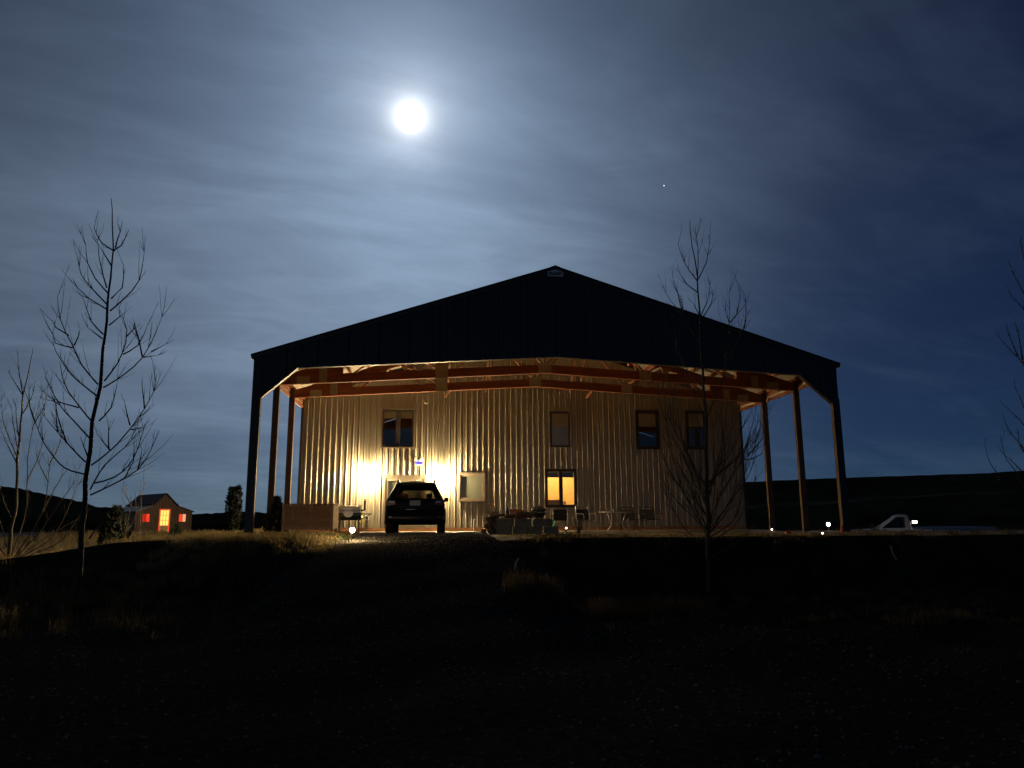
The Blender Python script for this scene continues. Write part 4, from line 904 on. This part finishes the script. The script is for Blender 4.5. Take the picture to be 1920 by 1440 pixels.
# evergreens
def evergreen(name, label, loc, h, prof, seed, n=900, leaf=0.10, tops=None):
    T = thing(name, label, 'shrub' if h < 2.2 else 'tree', loc); rnd = np.random.default_rng(seed); b = MB()
    for k in range(n):
        t = rnd.random()**0.8; tops_ = tops or [(0, 0, 1.0)]; ox, oy, hs = tops_[rnd.integers(len(tops_))]
        z = t*h*hs; R_ = float(np.interp(t, [p[0] for p in prof], [p[1] for p in prof])); a = rnd.random()*6.283; r = R_*math.sqrt(rnd.uniform(0.1, 1.15))
        c = np.array((ox*t+r*math.cos(a), oy*t+r*math.sin(a), z+0.05)); u = np.array((math.cos(a)*0.6, math.sin(a)*0.6, 0.8))+rnd.normal(0, 0.3, 3); u /= np.linalg.norm(u); w = np.cross(u, rnd.normal(0, 1, 3)); w /= np.linalg.norm(w)
        l = leaf*rnd.uniform(0.7, 1.5); b.add([c-w*l*0.35, c+w*l*0.35, c+u*l*1.5], [(0, 1, 2)])
    b.build('foliage', 'needles', T); MB().tube([(0, 0, -0.1), (0, 0, h*0.8)], [0.05, 0.01], 6).build('trunk', 'bark', T)
jz = float(ground_z(-11.3, 6.5))
evergreen('columnar_juniper', 'dark columnar evergreen with twin tops standing between the shed and the porch', (-11.25, 6.5, jz), 1.75, [(0,0.20),(0.3,0.23),(0.7,0.18),(1,0.05)], 1, 2000, 0.075, [(-0.09, 0, 1.0), (0.12, 0.05, 1.02)])
evergreen('cone_shrub', 'dark cone-shaped evergreen beside the plywood crate', (-8.88, 2.7, -0.02), 1.15, [(0,0.34),(0.25,0.33),(0.6,0.22),(1,0.03)], 2, 1500, 0.075)
pz_ = float(ground_z(-17.9, 12.7))
evergreen('young_pine', 'dark bushy young pine in front of the end of the shed', (-17.9, 12.7, pz_), 1.75, [(0,0.55),(0.2,0.62),(0.6,0.42),(1,0.05)], 3, 1500, 0.13)
evergreen('young_pine', 'small dark evergreen bush in the grass before the shed door', (at(330, 1005, 20)[0], 20.0, float(ground_z(-19, 20))), 0.75, [(0,0.3),(0.4,0.3),(1,0.05)], 4, 500, 0.09)
# bare shrub by the patio
sb = thing('bare_shrub', 'small bare twiggy shrub between the low chair and the pale framed chair', 'shrub', (0.95, 2.0, -0.01)); rnd = random.Random(4)
for k in range(16):
    a = rnd.uniform(0, 6.28); sp = rnd.uniform(0.08, 0.34); h = rnd.uniform(0.4, 0.72); pts = resample([Vector((0.03*math.cos(a), 0.03*math.sin(a), 0)), Vector((sp*0.6*math.cos(a), sp*0.6*math.sin(a), h*0.5)), Vector((sp*math.cos(a), sp*math.sin(a), h))], 0.1)
    b = MB().tube(pts, [0.007*(1-i/(len(pts)))+0.002 for i in range(len(pts))], 4, False); twigs(b, pts, 0.006, rnd, 8, 0.22); b.build('stem', 'bark', sb)

# saplings near the shed
for i, (px, py, Y_, h, lb) in enumerate(((258, 1010, 11.5, 2.9, 'thin bare sapling with pale tag in front of the shed wall'), (232, 1010, 10.0, 2.2, 'slender bare sapling between the young pine and the shed'))):
    q = at(px, py, Y_); gz = float(ground_z(q[0], Y_)); T = thing('sapling', lb, 'tree', (q[0], Y_, gz)); rnd = random.Random(20+i)
    pts = resample([Vector((0,0,-0.05)), Vector((0.05,0,h*0.4)), Vector((0.02+0.12*i,0,h*0.75)), Vector((0.12,0,h))], 0.2); n = len(pts)
    MB().tube(pts, [0.028*(1-k/n)+0.004 for k in range(n)], 6).build('trunk', 'bark', T, True); b = MB()
    for k in range(9):
        j = rnd.randint(int(n*0.25), n-2); a = rnd.uniform(0, 6.28); l = rnd.uniform(0.5, 1.1); p = pts[j]
        br = resample([p, p+Vector((math.cos(a)*l*0.35, math.sin(a)*l*0.35, l*0.4)), p+Vector((math.cos(a)*l*0.45, math.sin(a)*l*0.45, l))], 0.15); b.tube(br, [0.009*(1-q_/len(br))+0.003 for q_ in range(len(br))], 4, False); twigs(b, br, 0.006, rnd, 4, 0.3)
    b.build('crown', 'bark', T)
    if i == 0: MB().box(-0.06, 0.10, -0.05, -0.035, 0.72, 0.80).build('tag', 'white_plastic', T)

# ================================================================== grass, weeds, stones
def blades(spec, name, m, seed):
    """spec: (n, x0,x1,y0,y1, hmin,hmax, clump) patches"""
    rnd = np.random.default_rng(seed); Vs = []; 
    for n, x0, x1, y0, y1, h0, h1, clump, *ws in spec:
        nc = max(1, n//clump); cx = rnd.uniform(x0, x1, nc); cy = rnd.uniform(y0, y1, nc); hs = rnd.uniform(0.55, 1.0, nc)
        idx = rnd.integers(0, nc, n); px = cx[idx]+rnd.normal(0, 0.07, n); py = cy[idx]+rnd.normal(0, 0.07, n); h = rnd.uniform(h0, h1, n)*hs[idx]
        a = rnd.uniform(0, 6.283, n); lean = rnd.uniform(0.1, 0.65, n)*h; w = rnd.uniform(0.003, 0.008, n)*(ws[0] if ws else 1); z = ground_z(px, py)
        dx, dy = np.cos(a), np.sin(a)
        b0 = np.stack([px-dy*w, py+dx*w, z-0.02], 1); b1 = np.stack([px+dy*w, py-dx*w, z-0.02], 1)
        m0 = np.stack([px+dx*lean*0.35-dy*w*0.8, py+dy*lean*0.35+dx*w*0.8, z+h*0.6], 1); m1 = np.stack([px+dx*lean*0.35+dy*w*0.8, py+dy*lean*0.35-dx*w*0.8, z+h*0.6], 1)
        tp = np.stack([px+dx*lean, py+dy*lean, z+h], 1); Vs.append(np.stack([b0, b1, m1, m0, tp], 1).reshape(-1, 3))
    V = np.concatenate(Vs); n = len(V)//5; me = bpy.data.meshes.new(name)
    me.vertices.add(len(V)); me.vertices.foreach_set('co', V.astype(np.float32).ravel())
    loops = np.empty((n, 7), np.int32); k = np.arange(n)*5
    for j, q in enumerate((0, 1, 2, 3, 3, 2, 4)): loops[:, j] = k+q
    me.loops.add(n*7); me.loops.foreach_set('vertex_index', loops.ravel()); me.polygons.add(2*n)
    ls = np.stack([np.arange(n)*7, np.arange(n)*7+4], 1).ravel(); lt = np.tile([4, 3], n)
    me.polygons.foreach_set('loop_start', ls.astype(np.int32)); me.polygons.foreach_set('loop_total', lt.astype(np.int32)); me.update(); me.validate()
    me.materials.append(MATS[m]); o = bpy.data.objects.new(name, me); COL.objects.link(o); return o
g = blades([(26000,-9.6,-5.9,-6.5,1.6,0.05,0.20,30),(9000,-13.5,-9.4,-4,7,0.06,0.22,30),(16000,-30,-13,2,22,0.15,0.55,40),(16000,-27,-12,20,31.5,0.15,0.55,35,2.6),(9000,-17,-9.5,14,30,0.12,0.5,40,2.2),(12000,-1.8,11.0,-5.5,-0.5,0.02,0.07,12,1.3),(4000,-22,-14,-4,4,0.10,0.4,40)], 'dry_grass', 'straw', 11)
tag(g, 'dry straw-coloured grass on the lit bank and around the shed', 'grass', kind='stuff')
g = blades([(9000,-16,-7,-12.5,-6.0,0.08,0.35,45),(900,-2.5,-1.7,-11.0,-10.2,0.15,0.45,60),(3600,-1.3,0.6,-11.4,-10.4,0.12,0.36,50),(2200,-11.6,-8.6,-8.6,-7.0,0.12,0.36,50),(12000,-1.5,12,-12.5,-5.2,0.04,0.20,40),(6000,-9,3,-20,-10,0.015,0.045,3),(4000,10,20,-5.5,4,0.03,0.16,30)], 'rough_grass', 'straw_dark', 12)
tag(g, 'rough short grass on the dark slope before the porch', 'grass', kind='stuff')
g = blades([(900,-6.6,-5.8,-4.4,-3.0,0.06,0.18,60),(900,-7.4,-5.4,-6.6,-4.6,0.04,0.10,60)], 'green_weeds', 'green_weed', 13)
tag(g, 'green weeds around the glowing stake lamp', 'weeds', kind='stuff')
# gravel stones
b = MB(); rnd = np.random.default_rng(5); OCT = np.array([(1,0,0),(0,1,0),(-1,0,0),(0,-1,0),(0,0,0.7),(0,0,-0.7)]); OF = [(0,1,4),(1,2,4),(2,3,4),(3,0,4),(1,0,5),(2,1,5),(3,2,5),(0,3,5)]
n = 15000; sy = -22+26*rnd.random(n)**0.75; k = smooth((-4-sy)/14); sx = -6.6-3.4*k+(4.4+7.6*k)*rnd.random(n); sz = ground_z(sx, sy)
for i in range(n):
    r = rnd.uniform(0.006, 0.020)*(1.6 if rnd.random() < 0.06 else 1); a = rnd.random()*6.28; c, s_ = math.cos(a)*r, math.sin(a)*r*rnd.uniform(0.6, 1)
    b.add([(sx[i]+v[0]*c-v[1]*s_, sy[i]+v[0]*s_+v[1]*c, sz[i]+0.036+v[2]*r) for v in OCT], OF)
tag(b.build('gravel', 'stone'), 'loose gravel stones scattered over the driveway', 'gravel', kind='stuff')
# fallen sticks
for (p, Y_, lb) in (([(966,1165),(968,1150),(973,1140)], -8.9, 'short pale stick standing up beside the driveway'), ([(210,1139),(226,1137),(241,1130)], -7.8, 'pale fallen branch lying near the tall bare tree'), ([(1672,1045),(1676,1060),(1683,1072)], -6.9, 'thin pale stick on the dark slope below the corner post')):
    pts = [Vector(at(*q, Y_-0.02*i)) for i, q in enumerate(p)]; gz = min(float(ground_z(v.x, v.y)) for v in pts); dz = gz+0.01-min(v.z for v in pts)
    pts = [v+Vector((0, 0, dz)) for v in pts]
    tag(MB().tube(resample(pts, 0.05), 0.018, 6).build('stick', 'cable'), lb, 'stick')
